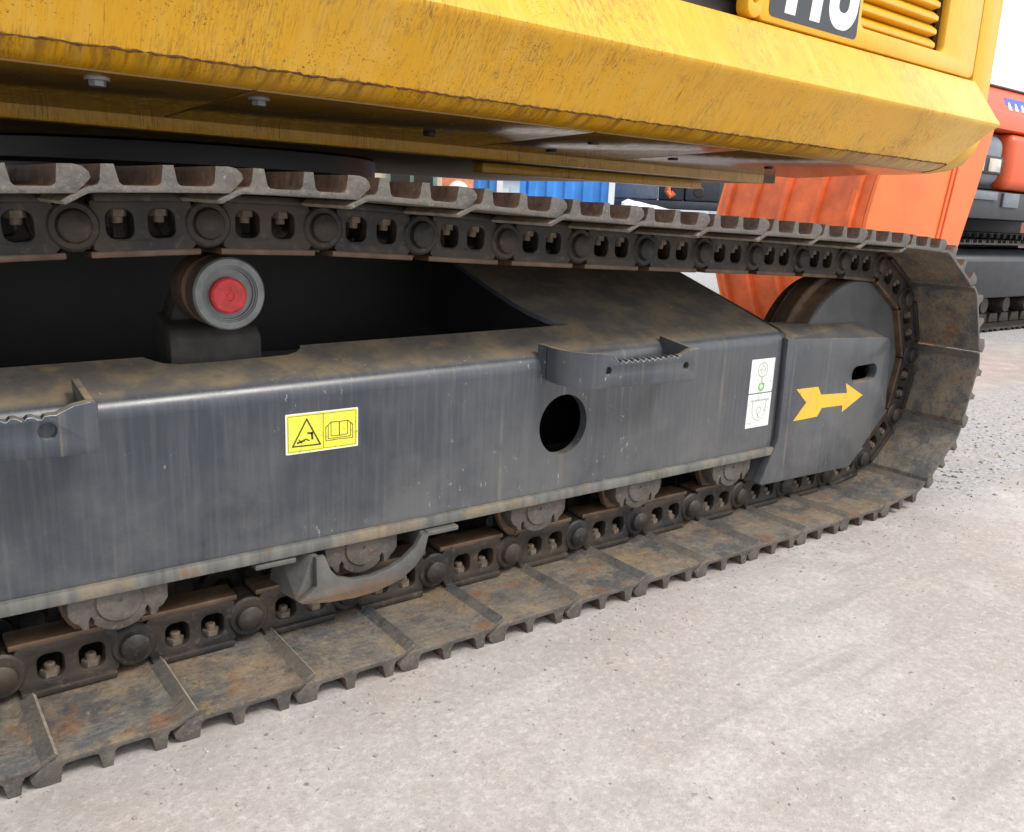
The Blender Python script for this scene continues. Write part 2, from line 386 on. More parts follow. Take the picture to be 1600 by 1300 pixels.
def link(name, me, parent=None):
    o = bpy.data.objects.new(name, me); COL.objects.link(o); o.parent = parent; return o
def thing(name, label, cat, loc=(0, 0, 0), group=None):
    o = bpy.data.objects.new(name, None); COL.objects.link(o); o.empty_display_size = .2; o.location = loc
    return tag(o, label, cat, group)
def tag(o, label, cat, group=None):
    o['label'] = label; o['category'] = cat
    if group: o['group'] = group
    return o
def circle(cx, cy, r, n=32, a0=0.0, a1=2*math.pi, ends=False):
    k = n+1 if ends else n
    return [(cx + r*math.cos(a0+(a1-a0)*i/n), cy + r*math.sin(a0+(a1-a0)*i/n)) for i in range(k)]
def rrect(x0, x1, y0, y1, r, n=5):
    out = []
    for cx, cy, a in ((x1-r, y1-r, 0), (x0+r, y1-r, 90), (x0+r, y0+r, 180), (x1-r, y0+r, 270)):
        out += [(cx + r*math.cos(math.radians(a+90*i/n)), cy + r*math.sin(math.radians(a+90*i/n))) for i in range(n+1)]
    return out

# ------------------------------------------------------------------ ground
GZ = -.0025
def build_ground():
    b = bmesh.new()
    xs = [-300, -40, -10, -4, -1, 1, 3, 5, 8, 14, 30, 80, 300]; ys = [-300, -40, -10, -4, -1, 1, 3, 6, 12, 30, 80, 300]
    g = [[b.verts.new((x, y, GZ)) for y in ys] for x in xs]
    for i in range(len(xs)-1):
        for j in range(len(ys)-1): b.faces.new((g[i][j], g[i+1][j], g[i+1][j+1], g[i][j+1]))
    mb = MB('ground'); mb.merge(b); o = mb.build('ground'); o['kind'] = 'structure'
    # grit and small stones lying on the concrete
    b = bmesh.new(); rnd = random.Random(3)
    def stone(x, y, r):
        base = bmesh.ops.create_icosphere(b, subdivisions=1, radius=r)['verts']
        sx, sy, sz = rnd.uniform(.7, 1.4), rnd.uniform(.7, 1.3), rnd.uniform(.45, .8)
        for v in base:
            k = rnd.uniform(.75, 1.2); v.co = Vector((v.co.x*sx*k + x, v.co.y*sy*k + y, v.co.z*sz*k + r*.30 + GZ))
    for i in range(800):
        x = rnd.uniform(2.25, 4.4); y = rnd.gauss(.10 + (x-2.2)*.10, .14)
        stone(x, y, abs(rnd.gauss(.0022, .0022)) + .0008)
    for i in range(420):
        x = rnd.uniform(-.2, 2.3); stone(x, -abs(rnd.gauss(0, .09)) - .004, abs(rnd.gauss(.0010, .0009)) + .0006)
    for i in range(260):
        stone(rnd.uniform(-.3, 3.5), rnd.uniform(-.9, 0), abs(rnd.gauss(.0008, .0007)) + .0004)
    mb = MB('stone'); mb.merge(b); o = mb.build('gravel'); o['kind'] = 'stuff'; o['label'] = 'loose grit and small stones on the concrete'; o['category'] = 'gravel'
build_ground()

# ------------------------------------------------------------------ the yellow excavator
P = 0.171                      # track pitch
CY = 0.25                      # centre line of the near track
AX = 1.23                      # centre line of the machine
IC = (1.917, 0.345); RP = 0.273   # idler centre, radius of the pin circle
EX = thing('excavator', 'yellow crawler excavator with dark grey track frame and rusty steel tracks', 'excavator', (0.5, AX, 0))
EXM = Matrix.Translation((-0.5, -AX, 0))
def part(mb, name, parent=None, angle=35):
    o = mb.build(name, EX if parent is None else parent, angle)
    if parent is None: o.matrix_parent_inverse = EXM
    return o
def sub(mb, name, parent, angle=35): return mb.build(name, parent, angle)

# ---- path of the track pins
def make_path(spx):
    top = [(spx, .632), (-.55, .642), (-.25, .652), (.0, .664), (.096, .669), (.264, .676), (.435, .674), (.60, .667), (.772, .659), (.93, .653), (1.075, .648), (1.239, .643), (1.409, .638), (1.582, .632), (1.75, .625), (IC[0], IC[1]+RP)]
    SC = (spx, .359); pts = []
    x = spx
    while x < IC[0]: pts.append((x, .072)); x += .01
    for i in range(181):
        a = -math.pi/2 + math.pi*i/180; pts.append((IC[0]+RP*math.cos(a), IC[1]+RP*math.sin(a)))
    tp = list(reversed(top))
    for (x0, z0), (x1, z1) in zip(tp, tp[1:]):
        for k in range(1, 21):
            t = k/20; pts.append((x0+(x1-x0)*t, z0+(z1-z0)*t))
    r = .2735; z1 = .632; 
    for i in range(1, 181):
        a = math.pi/2 + math.pi*i/180; pts.append((SC[0]+r*math.cos(a), .3525+.2800*math.sin(a)))
    return pts
def walk(spx, x0):
    pts = make_path(spx); n = len(pts)
    # start on the bottom run at x0
    i0 = max(i for i in range(n) if pts[i][1] == .072 and pts[i][0] <= x0 and i < n//2)
    cur = (x0, .072); out = [cur]; i = i0+1; tot = 0
    while tot < n + 5:
        q = pts[i % n]
        if math.hypot(q[0]-cur[0], q[1]-cur[1]) >= P:
            p = pts[(i-1) % n]
            lo, hi = 0.0, 1.0
            for _ in range(40):
                mid = (lo+hi)/2; c = (p[0]+(q[0]-p[0])*mid, p[1]+(q[1]-p[1])*mid)
                if math.hypot(c[0]-cur[0], c[1]-cur[1]) < P: lo = mid
                else: hi = mid
            cur = (p[0]+(q[0]-p[0])*hi, p[1]+(q[1]-p[1])*hi); out.append(cur)
        else: i += 1; tot += 1
    return out
X0 = -0.034
best = None
for k in range(120):
    spx = -0.78 - k*0.0025
    pins = walk(spx, X0)
    j = min(range(30, len(pins)), key=lambda j: math.hypot(pins[j][0]-X0, pins[j][1]-.072))
    e = math.hypot(pins[j][0]-X0, pins[j][1]-.072)
    if best is None or e < best[0]: best = (e, spx, pins[:j])
_, SPX, PINS = best
print('sprocket x', SPX, 'shoes', len(PINS), 'err', best[0], 'top pins', [tuple(round(c, 3) for c in p) for p in PINS if p[1] > .6 and p[0] > 0])

# ---- shoe
def shoe_mesh():
    def gap(u0, u1, z=-.0510, r=.007):      # rounded arch between two grousers, from u0 down to u1
        out = []
        for i in range(5):
            a = math.pi*.5*i/4; out.append((u0 - r + r*math.cos(a), z - r + r*math.sin(a)))
        for i in range(5):
            a = math.pi*.5 + math.pi*.5*i/4; out.append((u1 + r + r*math.cos(a), z - r + r*math.sin(a)))
        return out
    pr = [(.0245, -.0430), (.100, -.0434), (.176, -.0430), (.1825, -.0422), (.190, -.0388), (.198, -.0345), (.2065, -.0300),
          (.2105, -.0340), (.203, -.0395), (.195, -.0440), (.187, -.0480), (.179, -.0505), (.173, -.0520), (.1700, -.0570), (.1675, -.0745), (.1535, -.0745)]
    pr += gap(.1500, .1035) + [(.1010, -.0745), (.0885, -.0745)] + gap(.0860, .0425) + [(.0400, -.0745), (.0240, -.0745), (.0150, -.0725), (.0085, -.0665), (.0070, -.0600), (.0105, -.0560)]
    mb = MB('shoe', 'shoe_end', 'lip', 'shoe_lip_dark', 'shoe_rust'); mb.shape([pr], .5, o=(0, 0, 0), A=(1, 0, 0), B=(0, 0, 1), C=(0, 1, 0), bev=.0010)
    mb.bm.normal_update()
    for f in mb.bm.faces:
        c = f.calc_center_median()
        if abs(f.normal.y) > .5: f.material_index = 1
        elif c.x > .2062: f.material_index = 2
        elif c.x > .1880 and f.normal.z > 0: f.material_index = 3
        elif f.normal.z < .2 and c.z < -.05: f.material_index = 4
    return mb.mesh('track_shoe')
def link_mesh(mirror):
    mb = MB('link', 'rail')
    out = circle(.171, 0, .033, 10, -1.1, 1.1, True)[::1]
    outer = [(.030, -.0415), (.141, -.0415), (.150, -.030), (.150, .030), (.140, .0395), (.028, .0395), (.018, .028), (.016, -.020)]
    win = [rrect(.045, .079, -.020, .017, .011), rrect(.098, .132, -.020, .017, .011)]
    mb.shape([outer] + win, .026, o=(0, .166, 0), bev=.003)
    mb.lathe((P, 0, 0), [(0, .1505), (.011, .1505), (.0125, .1515), (.017, .1520), (.0200, .1545), (.0210, .1595), (.0225, .1625), (.029, .1630), (.0325, .1665), (.0330, .181), (0, .181)], 28)
    mb.lathe((0, 0, 0), [(0, .182), (.033, .182), (.0345, .185), (.0345, .21), (0, .21)], 28)
    mb.box(.012, .154, .1652, .214, .0325, .0418, .0025, 1)          # rail
    mb.box(.022, .146, .158, .216, -.0415, -.030, .003, 0)       # shoe pad
    mb.box(.080, .097, .19, .21, -.035, .035, .002, 0)
    if mirror:
        mb.xform(lambda c: Vector((c.x, .5-c.y, c.z)))
        bmesh.ops.reverse_faces(mb.bm, faces=mb.bm.faces[:])
    return mb.mesh('track_link')
def nut_mesh(u):
    mb = MB('nut')
    hexr = [(.0130*math.cos(math.pi/3*i), .0130*math.sin(math.pi/3*i)) for i in range(6)]
    mb.shape([hexr], .019, o=(u, .180, -.030), A=(1, 0, 0), B=(0, 1, 0), C=(0, 0, 1), bev=.0012)
    mb.lathe((u, .180, 0), [(.0075, -.014), (.0075, -.004), (.006, -.0025), (0, -.0025)], 12, 0, 'z')
    return mb.mesh('nut')
def pin_mesh():
    mb = MB('link'); mb.lathe((0, 0, 0), [(0, .16), (.016, .16), (.016, .34), (0, .34)], 16); return mb.mesh('link_pin')
SHOE, LINKA, LINKB, NUT1, NUT2, PIN = shoe_mesh(), link_mesh(False), link_mesh(True), nut_mesh(.062), nut_mesh(.115), pin_mesh()
def in_view(a): return a[0] > -.45
for side in (0, 1):
    yo = 0.0 if side == 0 else 2*AX - .5
    for i in range(len(PINS)):
        a, b_ = PINS[i], PINS[(i+1) % len(PINS)]
        th = math.atan2(b_[1]-a[1], b_[0]-a[0])
        mtx = Matrix.Translation((a[0], yo, a[1])) @ Matrix.Rotation(-th, 4, 'Y')
        jit = Matrix.Translation((0, random.uniform(-.002, .002), 0)) @ Matrix.Rotation(random.uniform(-.006, .006), 4, 'Y')
        so = link('track_shoe', SHOE, EX); so.matrix_parent_inverse = EXM; so.matrix_basis = mtx @ jit
        lk = link('track_link', LINKA, EX); lk.matrix_parent_inverse = EXM; lk.matrix_basis = mtx
        if side == 0 and not in_view(a): continue
        l2 = link('track_link', LINKB, EX); l2.matrix_parent_inverse = EXM; l2.matrix_basis = mtx
        if side == 0:
            link('link_pin', PIN, lk)
            for nm in (NUT1, NUT2): link('bolt_nut', nm, lk)

# ---- idler, sprocket, rollers
def idler():
    mb = MB('idlerface', 'rust')
    x, z = IC
    mb.lathe((x, 0, z), [(0, .150), (.060, .150), (.064, .154), (.064, .178), (.075, .184), (.190, .184), (.214, .180), (.226, .181), (.230, .185)], 72, 0)
    mb.lathe((x, 0, z), [(.230, .185), (.2325, .19), (.2325, .219), (.236, .224), (.250, .226), (.253, .230), (.253, .270), (.250, .274), (.236, .276), (.2325, .281), (.2325, .312), (.226, .318), (.0, .318)], 72, 1)
    part(mb, 'idler_wheel')
idler()
def far_idler():
    mb = MB('idlerface')
    mb.lathe((IC[0], 0, IC[1]), [(0, 2.14), (.23, 2.14), (.233, 2.18), (.253, 2.19), (.253, 2.23), (.233, 2.24), (.23, 2.28), (0, 2.28)], 40, 0)
    part(mb, 'idler_wheel')
far_idler()
def sprocket(y0):
    out = []
    for i in range(21):
        a = 2*math.pi*i/21
        for da, r in ((-.10, .225), (-.05, .265), (.05, .265), (.10, .225)): out.append((SPX + r*math.cos(a+da), .3525 + r*math.sin(a+da)))
    mb = MB('rust', 'frame'); mb.shape([out], .05, o=(0, y0+.225, 0), bev=.004)
    mb.lathe((SPX, 0, .3525), [(0, y0+.11), (.12, y0+.11), (.135, y0+.125), (.135, y0+.42), (0, y0+.42)], 32, 1)
    part(mb, 'drive_sprocket')
sprocket(0); sprocket(2*AX-.5)
def roller_mesh():
    mb = MB('rust')
    mb.lathe((0, 0, 0), [(0, .168), (.060, .168), (.071, .172), (.072, .182), (.069, .186), (.0490, .190), (.0490, .310), (.069, .314), (.072, .32), (.071, .33), (0, .33)], 36)
    return mb.mesh('track_roller')
def collar_mesh():
    mb = MB('cast')
    out = [(-.066, .03), (-.066, -.012), (-.060, -.022), (-.053, -.027), (-.048, -.037), (-.040, -.036), (-.040, -.024), (-.037, -.019), (-.034, -.024)]
    out += circle(0, 0, .046, 12, math.radians(222), math.radians(318), True)
    out += [(.034, -.024), (.037, -.019), (.040, -.024), (.040, -.036), (.048, -.037), (.053, -.027), (.060, -.022), (.066, -.012), (.066, .03)]
    mb.shape([out], .035, o=(0, .136, 0), bev=.003)
    mb.lathe((0, 0, 0), [(0, .1345), (.003, .1345), (.0035, .1325), (.030, .1325), (.0315, .1345), (.033, .137)], 30)
    return mb.mesh('roller_collar')
ROLL, COLLAR = roller_mesh(), collar_mesh()
for x in (-.62, -.256, .115, .491, .864, 1.130, 1.428):
    o = link('track_roller', ROLL, EX); o.matrix_parent_inverse = EXM; o.matrix_basis = Matrix.Translation((x, 0, .1615)) @ Matrix.Rotation(random.uniform(0, 6), 4, 'Y')
    c = link('roller_collar', COLLAR, EX); c.matrix_parent_inverse = EXM; c.matrix_basis = Matrix.Translation((x, 0, .1615))
def carrier(x, z):
    mb = MB('rollergrey', 'rust')
    mb.lathe((x, 0, z), [(0, .184), (.036, .184), (.0365, .180), (.0385, .180), (.039, .1765), (.0405, .1765), (.041, .174), (.050, .174), (.0525, .1775)], 48, 0)
    mb.lathe((x, 0, z), [(.0525, .1775), (.0525, .212), (.048, .216), (.048, .226), (.0525, .23), (.0525, .285), (.05, .29), (0, .29)], 48, 1)
    r = part(mb, 'carrier_roller')
    mb = MB('red')
    mb.lathe((x-.002, 0, z-.002), [(0, .1715), (.003, .1715), (.0035, .1728), (.007, .1728), (.0075, .1712), (.023, .1708), (.0258, .1735), (.0262, .184), (0, .184)], 40)
    sub(mb, 'hub_cap', r)
    mb = MB('bracket')
    mb.hull([(x+sx*w, y, zz) for sx in (-1, 1) for w, y, zz in ((.070, .238, .430), (.070, .238, .506), (.066, .25, .520), (.070, .34, .430), (.066, .34, .535))], 0, .005)
    mb.hull([(x+sx*w, y, zz) for sx in (-1, 1) for w, y, zz in ((.055, .292, .52), (.055, .345, .52), (.030, .292, .60), (.030, .345, .60))], 0, .005)
    mb.tube([(x, .28, z), (x, .35, z)], .03, 20)
    part(mb, 'roller_bracket')
carrier(.298, .577)

# ---- track frame
def zt(x): return .434 + .014*x
KS = .325
AR = .032; TURN = math.radians(72)
def topz(x, y): return zt(x) - .015 + AR*math.sin(math.pi-TURN) + (y - (.13 + AR*(1-math.cos(TURN))))*KS
def frame():
    mb = MB('frame', 'interior')
    xa, xb = SPX+.35, 1.551
    # side plate with the round access hole
    ol = [(xa, .1962), (xb, .1962), (xb, zt(xb)-.015), (xa, zt(xa)-.015)]
    mb.shape([ol, circle(.907, .323, .058, 40)], .018, o=(0, .13, 0), bev=0)
    # hole lip
    # rounded shoulder
    b = bmesh.new(); n = 10; rows = []
    for x in [xa + (xb-xa)*i/24 for i in range(25)]:
        row = []
        for k in range(n+1):
            a = math.pi - TURN*k/n; row.append(b.verts.new((x, .13+AR+AR*math.cos(a), zt(x)-.015+AR*math.sin(a))))
        rows.append(row)
    for i in range(24):
        for k in range(n): b.faces.new((rows[i][k], rows[i+1][k], rows[i+1][k+1], rows[i][k+1]))
    bmesh.ops.recalc_face_normals(b, faces=b.faces[:])
    mb.merge(b)
    # sloping top plate: straight inner edge, notch at the carrier roller, wide leg toward the car body
    y0 = .13 + AR*(1-math.cos(TURN))
    notch = [(.432, .242), (.428, .232), (.418, .222), (.400, .215), (.300, .212), (.235, .213), (.212, .220), (.198, .233), (.190, .242)]
    edge = [(.93, .72), (.934, .45), (.941, .36), (.952, .31), (.968, .275), (.985, .255), (1.003, .2435), (.995, .242), (.85, .242), (.65, .242)]
    plan = [(xa, y0), (.3, y0), (.9, y0), (xb, y0), (xb, .72)] + edge + notch + [(.0, .242), (xa+.35, .242), (xa+.30, .30), (xa+.28, .72), (xa, .72)]
    def warp(c): return Vector((c.x, c.y, c.z + topz(c.x, c.y)))
    mb.shape([plan], .010, o=(0, 0, -.010), A=(1, 0, 0), B=(0, 1, 0), C=(0, 0, 1), warp=warp)
    # end plate, inner plate, leg sides, bottom
    endp = [(.13, .1962), (.13, zt(xb)-.015), (.135, zt(xb)+.004), (.152, zt(xb)+.014), (.72, topz(xb, .72)-.004), (.72, .45), (.40, .33), (.40, .1962)]
    mb.shape([endp], .020, o=(xb, 0, 0), A=(0, 1, 0), B=(0, 0, 1), C=(1, 0, 0), bev=.003, mi=1)  # near-black end face paints the shaded gap before the idler guard
    mb.shape([[(xa, .1962), (xb, .1962), (xb, .452), (xa, .452)]], .012, o=(0, .385, 0), mi=1)
    for xx in (.965, xa+.25):
        mb.shape([[(.25, topz(xx, .25)-.013), (.72, topz(xx, .72)-.013), (.72, .43), (.25, .43)]], .012, o=(xx, 0, 0), A=(0, 1, 0), B=(0, 0, 1), C=(1, 0, 0), mi=1)
    return mb
FRAME = frame().mesh('track_frame', 50)
fr = link('track_frame', FRAME, EX); fr.matrix_parent_inverse = EXM
ff = link('track_frame', FRAME, EX); ff.matrix_parent_inverse = EXM; ff.matrix_basis = Matrix.Translation((0, 2*AX, 0)) @ Matrix.Scale(-1, 4, (0, 1, 0))
mb = MB('edge'); mb.box(SPX+.35, 1.556, .120, .397, .1765, .1955, .003)
part(mb, 'frame_bottom_plate')
mb = MB('edge'); mb.box(SPX+.35, 1.562, 2*AX-.397, 2*AX-.118, .1745, .1955, .003)
part(mb, 'frame_bottom_plate')

def car_body():
    mb = MB('interior')
    mb.box(-.12, 1.22, .70, 1.76, .30, .70, .01)
    mb.box(-.45, 1.55, .722, 1.738, .28, .60, .01)
    mb.lathe((.5, AX, 0), [(0, .70), (.52, .70), (.52, .735), (0, .735)], 64, 0, 'z')
    part(mb, 'car_body')
car_body()

# ---- idler guard (end of the frame over the idler)
def guard():
    mb = MB('frame')
    ol = [(1.556, .452), (1.564, .217), (1.512, .112), (1.52, .107), (1.87, .100), (1.885, .104), (2.012, .226), (2.017, .24), (1.994, .418), (1.985, .430), (1.97, .4335)]
    slot = [(1.857+.0205*math.cos(a), .3455+.0205*math.sin(a)) for a in [math.radians(90+180*i/10) for i in range(11)]] + [(1.926+.0205*math.cos(a), .3475+.0205*math.sin(a)) for a in [math.radians(-90+180*i/10) for i in range(11)]]
    mb.shape([ol, slot], .026, o=(0, .117, 0), bev=.004)
    # folded top plate
    mb.hull([(1.558, .1195, .4505), (1.985, .1195, .4285), (1.935, .178, .4665), (1.58, .178, .4735), (1.558, .135, .44), (1.985, .135, .418), (1.935, .178, .455), (1.58, .178, .462)], 0, .003)
    mb.hull([(1.582, .178, .473), (1.80, .178, .469), (1.78, .24, .468), (1.582, .24, .472), (1.582, .178, .455), (1.80, .178, .455), (1.78, .24, .45), (1.582, .24, .45)], 0, .003)
    # inner return of the lower left corner
    mb.hull([(1.5665, .143, .217), (1.515, .143, .1125), (1.53, .143, .1125), (1.58, .143, .217), (1.5665, .21, .217), (1.515, .21, .1125), (1.53, .21, .1125), (1.58, .21, .217)], 0)
    g = part(mb, 'idler_guard')
    ar = [(1.609, .330), (1.695, .329), (1.711, .308), (1.822, .302), (1.811, .328), (1.894, .290), (1.810, .254), (1.808, .272), (1.721, .274), (1.706, .254), (1.611, .253), (1.654, .294)]
    mb = MB('arrow'); mb.shape([ar], .0006, o=(0, .1162, 0))
    a = sub(mb, 'arrow_decal', g); a['label'] = 'amber arrow decal pointing along the track toward the idler'
    mb = MB('black'); mb.box(1.83, 1.95, .150, .155, .31, .385); sub(mb, 'slot_backing', g)
guard()

# ---- labels on the frame
def polyline(mb, pts, w, y, mi, closed=False):
    seg = list(zip(pts, pts[1:])) + ([(pts[-1], pts[0])] if closed else [])
    for j, ((x0, z0), (x1, z1)) in enumerate(seg):
        d = Vector((x1-x0, z1-z0)); L = d.length
        if L < 1e-6: continue
        d /= L; nx, nz = -d.y*w/2, d.x*w/2; e = w*.35
        q = [(x0-d.x*e+nx, z0-d.y*e+nz), (x1+d.x*e+nx, z1+d.y*e+nz), (x1+d.x*e-nx, z1+d.y*e-nz), (x0-d.x*e-nx, z0-d.y*e-nz)]
        mb.shape([q], .0002, o=(0, y - .00003*(j % 3), 0), mi=mi)
def warning_label():
    mb = MB('decal_w', 'decal_y', 'ink')
    x0, x1, z0, z1 = .359, .479, .338, .401
    y = .1294
    mb.shape([rrect(x0, x1, z0, z1, .0015, 2)], .0005, o=(0, y, 0), mi=1)
    mb.shape([rrect(x0, x1, z0, z1, .0015, 2), rrect(x0+.0018, x1-.0018, z0+.0018, z1-.0018, .001, 2)], .0002, o=(0, y-.0003, 0), mi=0)
    yy = y - .0004
    polyline(mb, [(x0+.004, z0+.004), (x1-.004, z0+.004), (x1-.004, z1-.004), (x0+.004, z1-.004)], .0005, yy, 2, True)
    polyline(mb, [(x0+.061, z0+.004), (x0+.061, z1-.004)], .0006, yy, 2)
    polyline(mb, [(x0+.011, z0+.012), (x0+.056, z0+.011), (x0+.034, z0+.053)], .0022, yy, 2, True)
    # crushed figure pictogram
    polyline(mb, [(x0+.019, z0+.017), (x0+.030, z0+.020)], .003, yy, 2)
    polyline(mb, [(x0+.021, z0+.022), (x0+.026, z0+.016)], .0016, yy, 2)
    polyline(mb, [(x0+.031, z0+.022), (x0+.038, z0+.019)], .0018, yy, 2)
    polyline(mb, [(x0+.036, z0+.031), (x0+.043, z0+.0295)], .0030, yy, 2)
    polyline(mb, [(x0+.042, z0+.031), (x0+.043, z0+.021)], .0034, yy, 2)
    # open book
    bx, bz = x0+.088, z0+.022
    for k, o_ in enumerate((0, .006, .011)):
        polyline(mb, [(bx-.014-o_*.8, bz+.021-o_*.6), (bx-.014-o_*.8, bz-.000-o_*.65), (bx, bz-.001-o_*.5), (bx+.014+o_*.8, bz-.000-o_*.65), (bx+.014+o_*.8, bz+.021-o_*.6)], .0009, yy, 2)
    polyline(mb, [(bx-.0228, bz+.0144), (bx-.014, bz+.022), (bx, bz+.0212), (bx+.014, bz+.022), (bx+.0228, bz+.0144)], .0011, yy, 2)
    polyline(mb, [(bx, bz+.021), (bx, bz-.001)], .0014, yy, 2)
    o = sub(mb, 'warning_label', fr); o['label'] = 'yellow warning label with triangle and open book pictograms'
warning_label()
def lift_label():
    mb = MB('decal_w', 'inkgrey', 'inkgreen')
    y = .1294
    for z0, z1 in ((.331, .409), (.250, .3285)):
        mb.shape([rrect(1.450, 1.533, z0, z1, .0015, 2)], .0005, o=(0, y, 0), mi=0)
    yy = y - .0003
    cx, cz = 1.492, .384
    polyline(mb, circle(cx, cz, .0165, 20), .0022, yy, 1, True)
    polyline(mb, circle(cx, cz, .0085, 14), .0016, yy, 1, True)
    polyline(mb, [(cx-.012, cz), (cx+.012, cz)], .0012, yy, 1)
    polyline(mb, [(cx, cz-.0165), (cx, .352)], .0030, yy, 1)
    polyline(mb, [(cx+.003, .352)] + circle(cx, .345, .0085, 14, math.radians(40), math.radians(-230), True), .0045, yy, 2)
    polyline(mb, [(1.462, .313), (1.525, .313)], .0025, yy, 1)
    for k in range(6): polyline(mb, [(1.464+k*.011, .313), (1.468+k*.011, .318)], .0014, yy, 1)
    polyline(mb, [(1.468, .311), (1.469, .285), (1.478, .270), (1.492, .264), (1.506, .270), (1.515, .285), (1.516, .311)], .0020, yy, 1)
    polyline(mb, circle(1.492, .290, .0075, 12), .0018, yy, 1, True)
    polyline(mb, [(1.488, .282), (1.494, .272)], .0030, yy, 2)
    polyline(mb, [(1.457, .262), (1.472, .259)], .0020, yy, 1)
    o = sub(mb, 'lifting_label', fr); o['label'] = 'white label with grey and green lifting hook pictograms'
lift_label()

# ---- boarding steps on the frame
def step(x0, x1, left_curve, holes, seed):
    rnd = random.Random(seed)
    mb = MB('frame', 'chip')
    zb, yf, th = .402, .050, .013
    L = x0 + (.056 if left_curve else 0)
    tops = []; a = x0 + (.080 if left_curve else .075); b_ = x1 - .050; n = 11
    if not left_curve: a = x0 + .05
    tops.append((L, .4685)); tops.append((a, .4655)); tops.append((a+.014, .4535))
    for k in range(n):
        u = a+.014 + (b_-a-.014)*k/n; w = (b_-a-.014)/n
        tops += [(u+w*.15, .4508), (u+w*.30, .4505+rnd.uniform(-.0006, .0006)), (u+w*.50, .4545+rnd.uniform(-.0006, .0006)), (u+w*.80, .4545)]
    tops += [(b_+.004, .4545), (b_+.022, .463), (x1-.008, .4665), (x1-.003, .4655), (x1, .4620)]
    lower = [(x1, zb+.006), (x1-.002, zb), (x1-.007, zb-.002), (L, zb+.004)]
    mb.shape([tops + lower] + [circle(hx, hz, r, 18) for hx, hz, r in holes], th, o=(0, yf, 0), bev=.0012)
    # worn bright edge on the teeth
    for (xa_, za), (xb_, zb_) in zip(tops[1:], tops[2:]):
        if xb_ > x1-.003 or rnd.random() < .2: continue
        h = rnd.uniform(.0008, .0022)
        mb.shape([[(xa_, za-.0012), (xb_, zb_-.0012), (xb_, zb_-.0012-h), (xa_, za-.0012-h*rnd.uniform(.4, 1))]], .0006, o=(0, yf-.0007, 0), mi=1)
    if left_curve:
        b = bmesh.new(); rows = []
        pth = [(x0-.024, .140), (x0-.020, .120)] + [(x0+.056-.074*math.cos(t_), .124-.074*math.sin(t_)) for t_ in [math.radians(12*k) for k in range(8)]]
        pth[-1] = (x0+.0565, .050); NP = len(pth)-1
        for i, (px, py) in enumerate(pth):
            t = Vector((pth[min(i+1, NP)][0]-pth[max(i-1, 0)][0], pth[min(i+1, NP)][1]-pth[max(i-1, 0)][1])).normalized(); nn = Vector((-t.y, t.x))
            zz = .4685 + (.010*(1-i/NP)); zl = zb+.004+.016*(1-i/NP)**2
            rows.append([b.verts.new((px, py, zl)), b.verts.new((px, py, zz)), b.verts.new((px+nn.x*th, py+nn.y*th, zz)), b.verts.new((px+nn.x*th, py+nn.y*th, zl))])
        for r0, r1 in zip(rows, rows[1:]):
            for k in range(4): b.faces.new((r0[k], r0[(k+1) % 4], r1[(k+1) % 4], r1[k]))
        b.faces.new(rows[0]); bmesh.ops.recalc_face_normals(b, faces=b.faces[:]); mb.merge(b)
    else:
        mb.hull([(x0, .052, .40), (x0, .052, .468), (x0, .15, .474), (x0, .14, .42), (x0+.01, .052, .40), (x0+.01, .052, .468), (x0+.01, .15, .474), (x0+.01, .14, .42)], 0, .002)
    xr = x1 - .0105
    mb.hull([(xr, .0605, .404), (xr, .0605, .463), (xr, .150, .476), (xr, .138, .425), (xr+.0095, .0605, .404), (xr+.0095, .0605, .463), (xr+.0095, .150, .476), (xr+.0095, .138, .425)], 0, .0015)
    part(mb, 'boarding_step')
step(.868, 1.177, True, [(.938, .437, .0075), (1.143, .432, .0075)], 1)
step(-.222, .088, False, [(-.17, .437, .0075), (.031, .434, .0105)], 2)

# ---- guard plate round the second roller
def roller_guard():
    mb = MB('guardpaint')
    ol = [(.395, .1735), (.396, .125), (.378, .112), (.366, .106), (.372, .101), (.417, .093), (.46, .0895), (.50, .091), (.548, .102), (.575, .120), (.592, .140), (.600, .1735), (.586, .1735), (.574, .155), (.552, .138), (.525, .127), (.492, .121), (.459, .123), (.432, .133), (.420, .148), (.410, .1735)]
    mb.shape([ol], .012, o=(0, .104, 0), bev=.002)
    mb.hull([(.395, .1165, .1735), (.397, .1165, .120), (.366, .1165, .103), (.352, .195, .103), (.366, .195, .1735), (.405, .1165, .1735), (.407, .1165, .120), (.376, .1165, .101), (.362, .20, .101), (.376, .20, .1735)], 0, .002)
    mb.hull([(.590, .116, .1735), (.588, .116, .138), (.60, .20, .14), (.602, .20, .1735), (.60, .1155, .1735), (.598, .1155, .138), (.612, .205, .14), (.612, .205, .1735)], 0, .002)
    mb.box(.602, .665, .112, .22, .1655, .1740, .002); mb.box(.305, .370, .121, .22, .1655, .1740, .002)
    part(mb, 'roller_guard')
roller_guard()

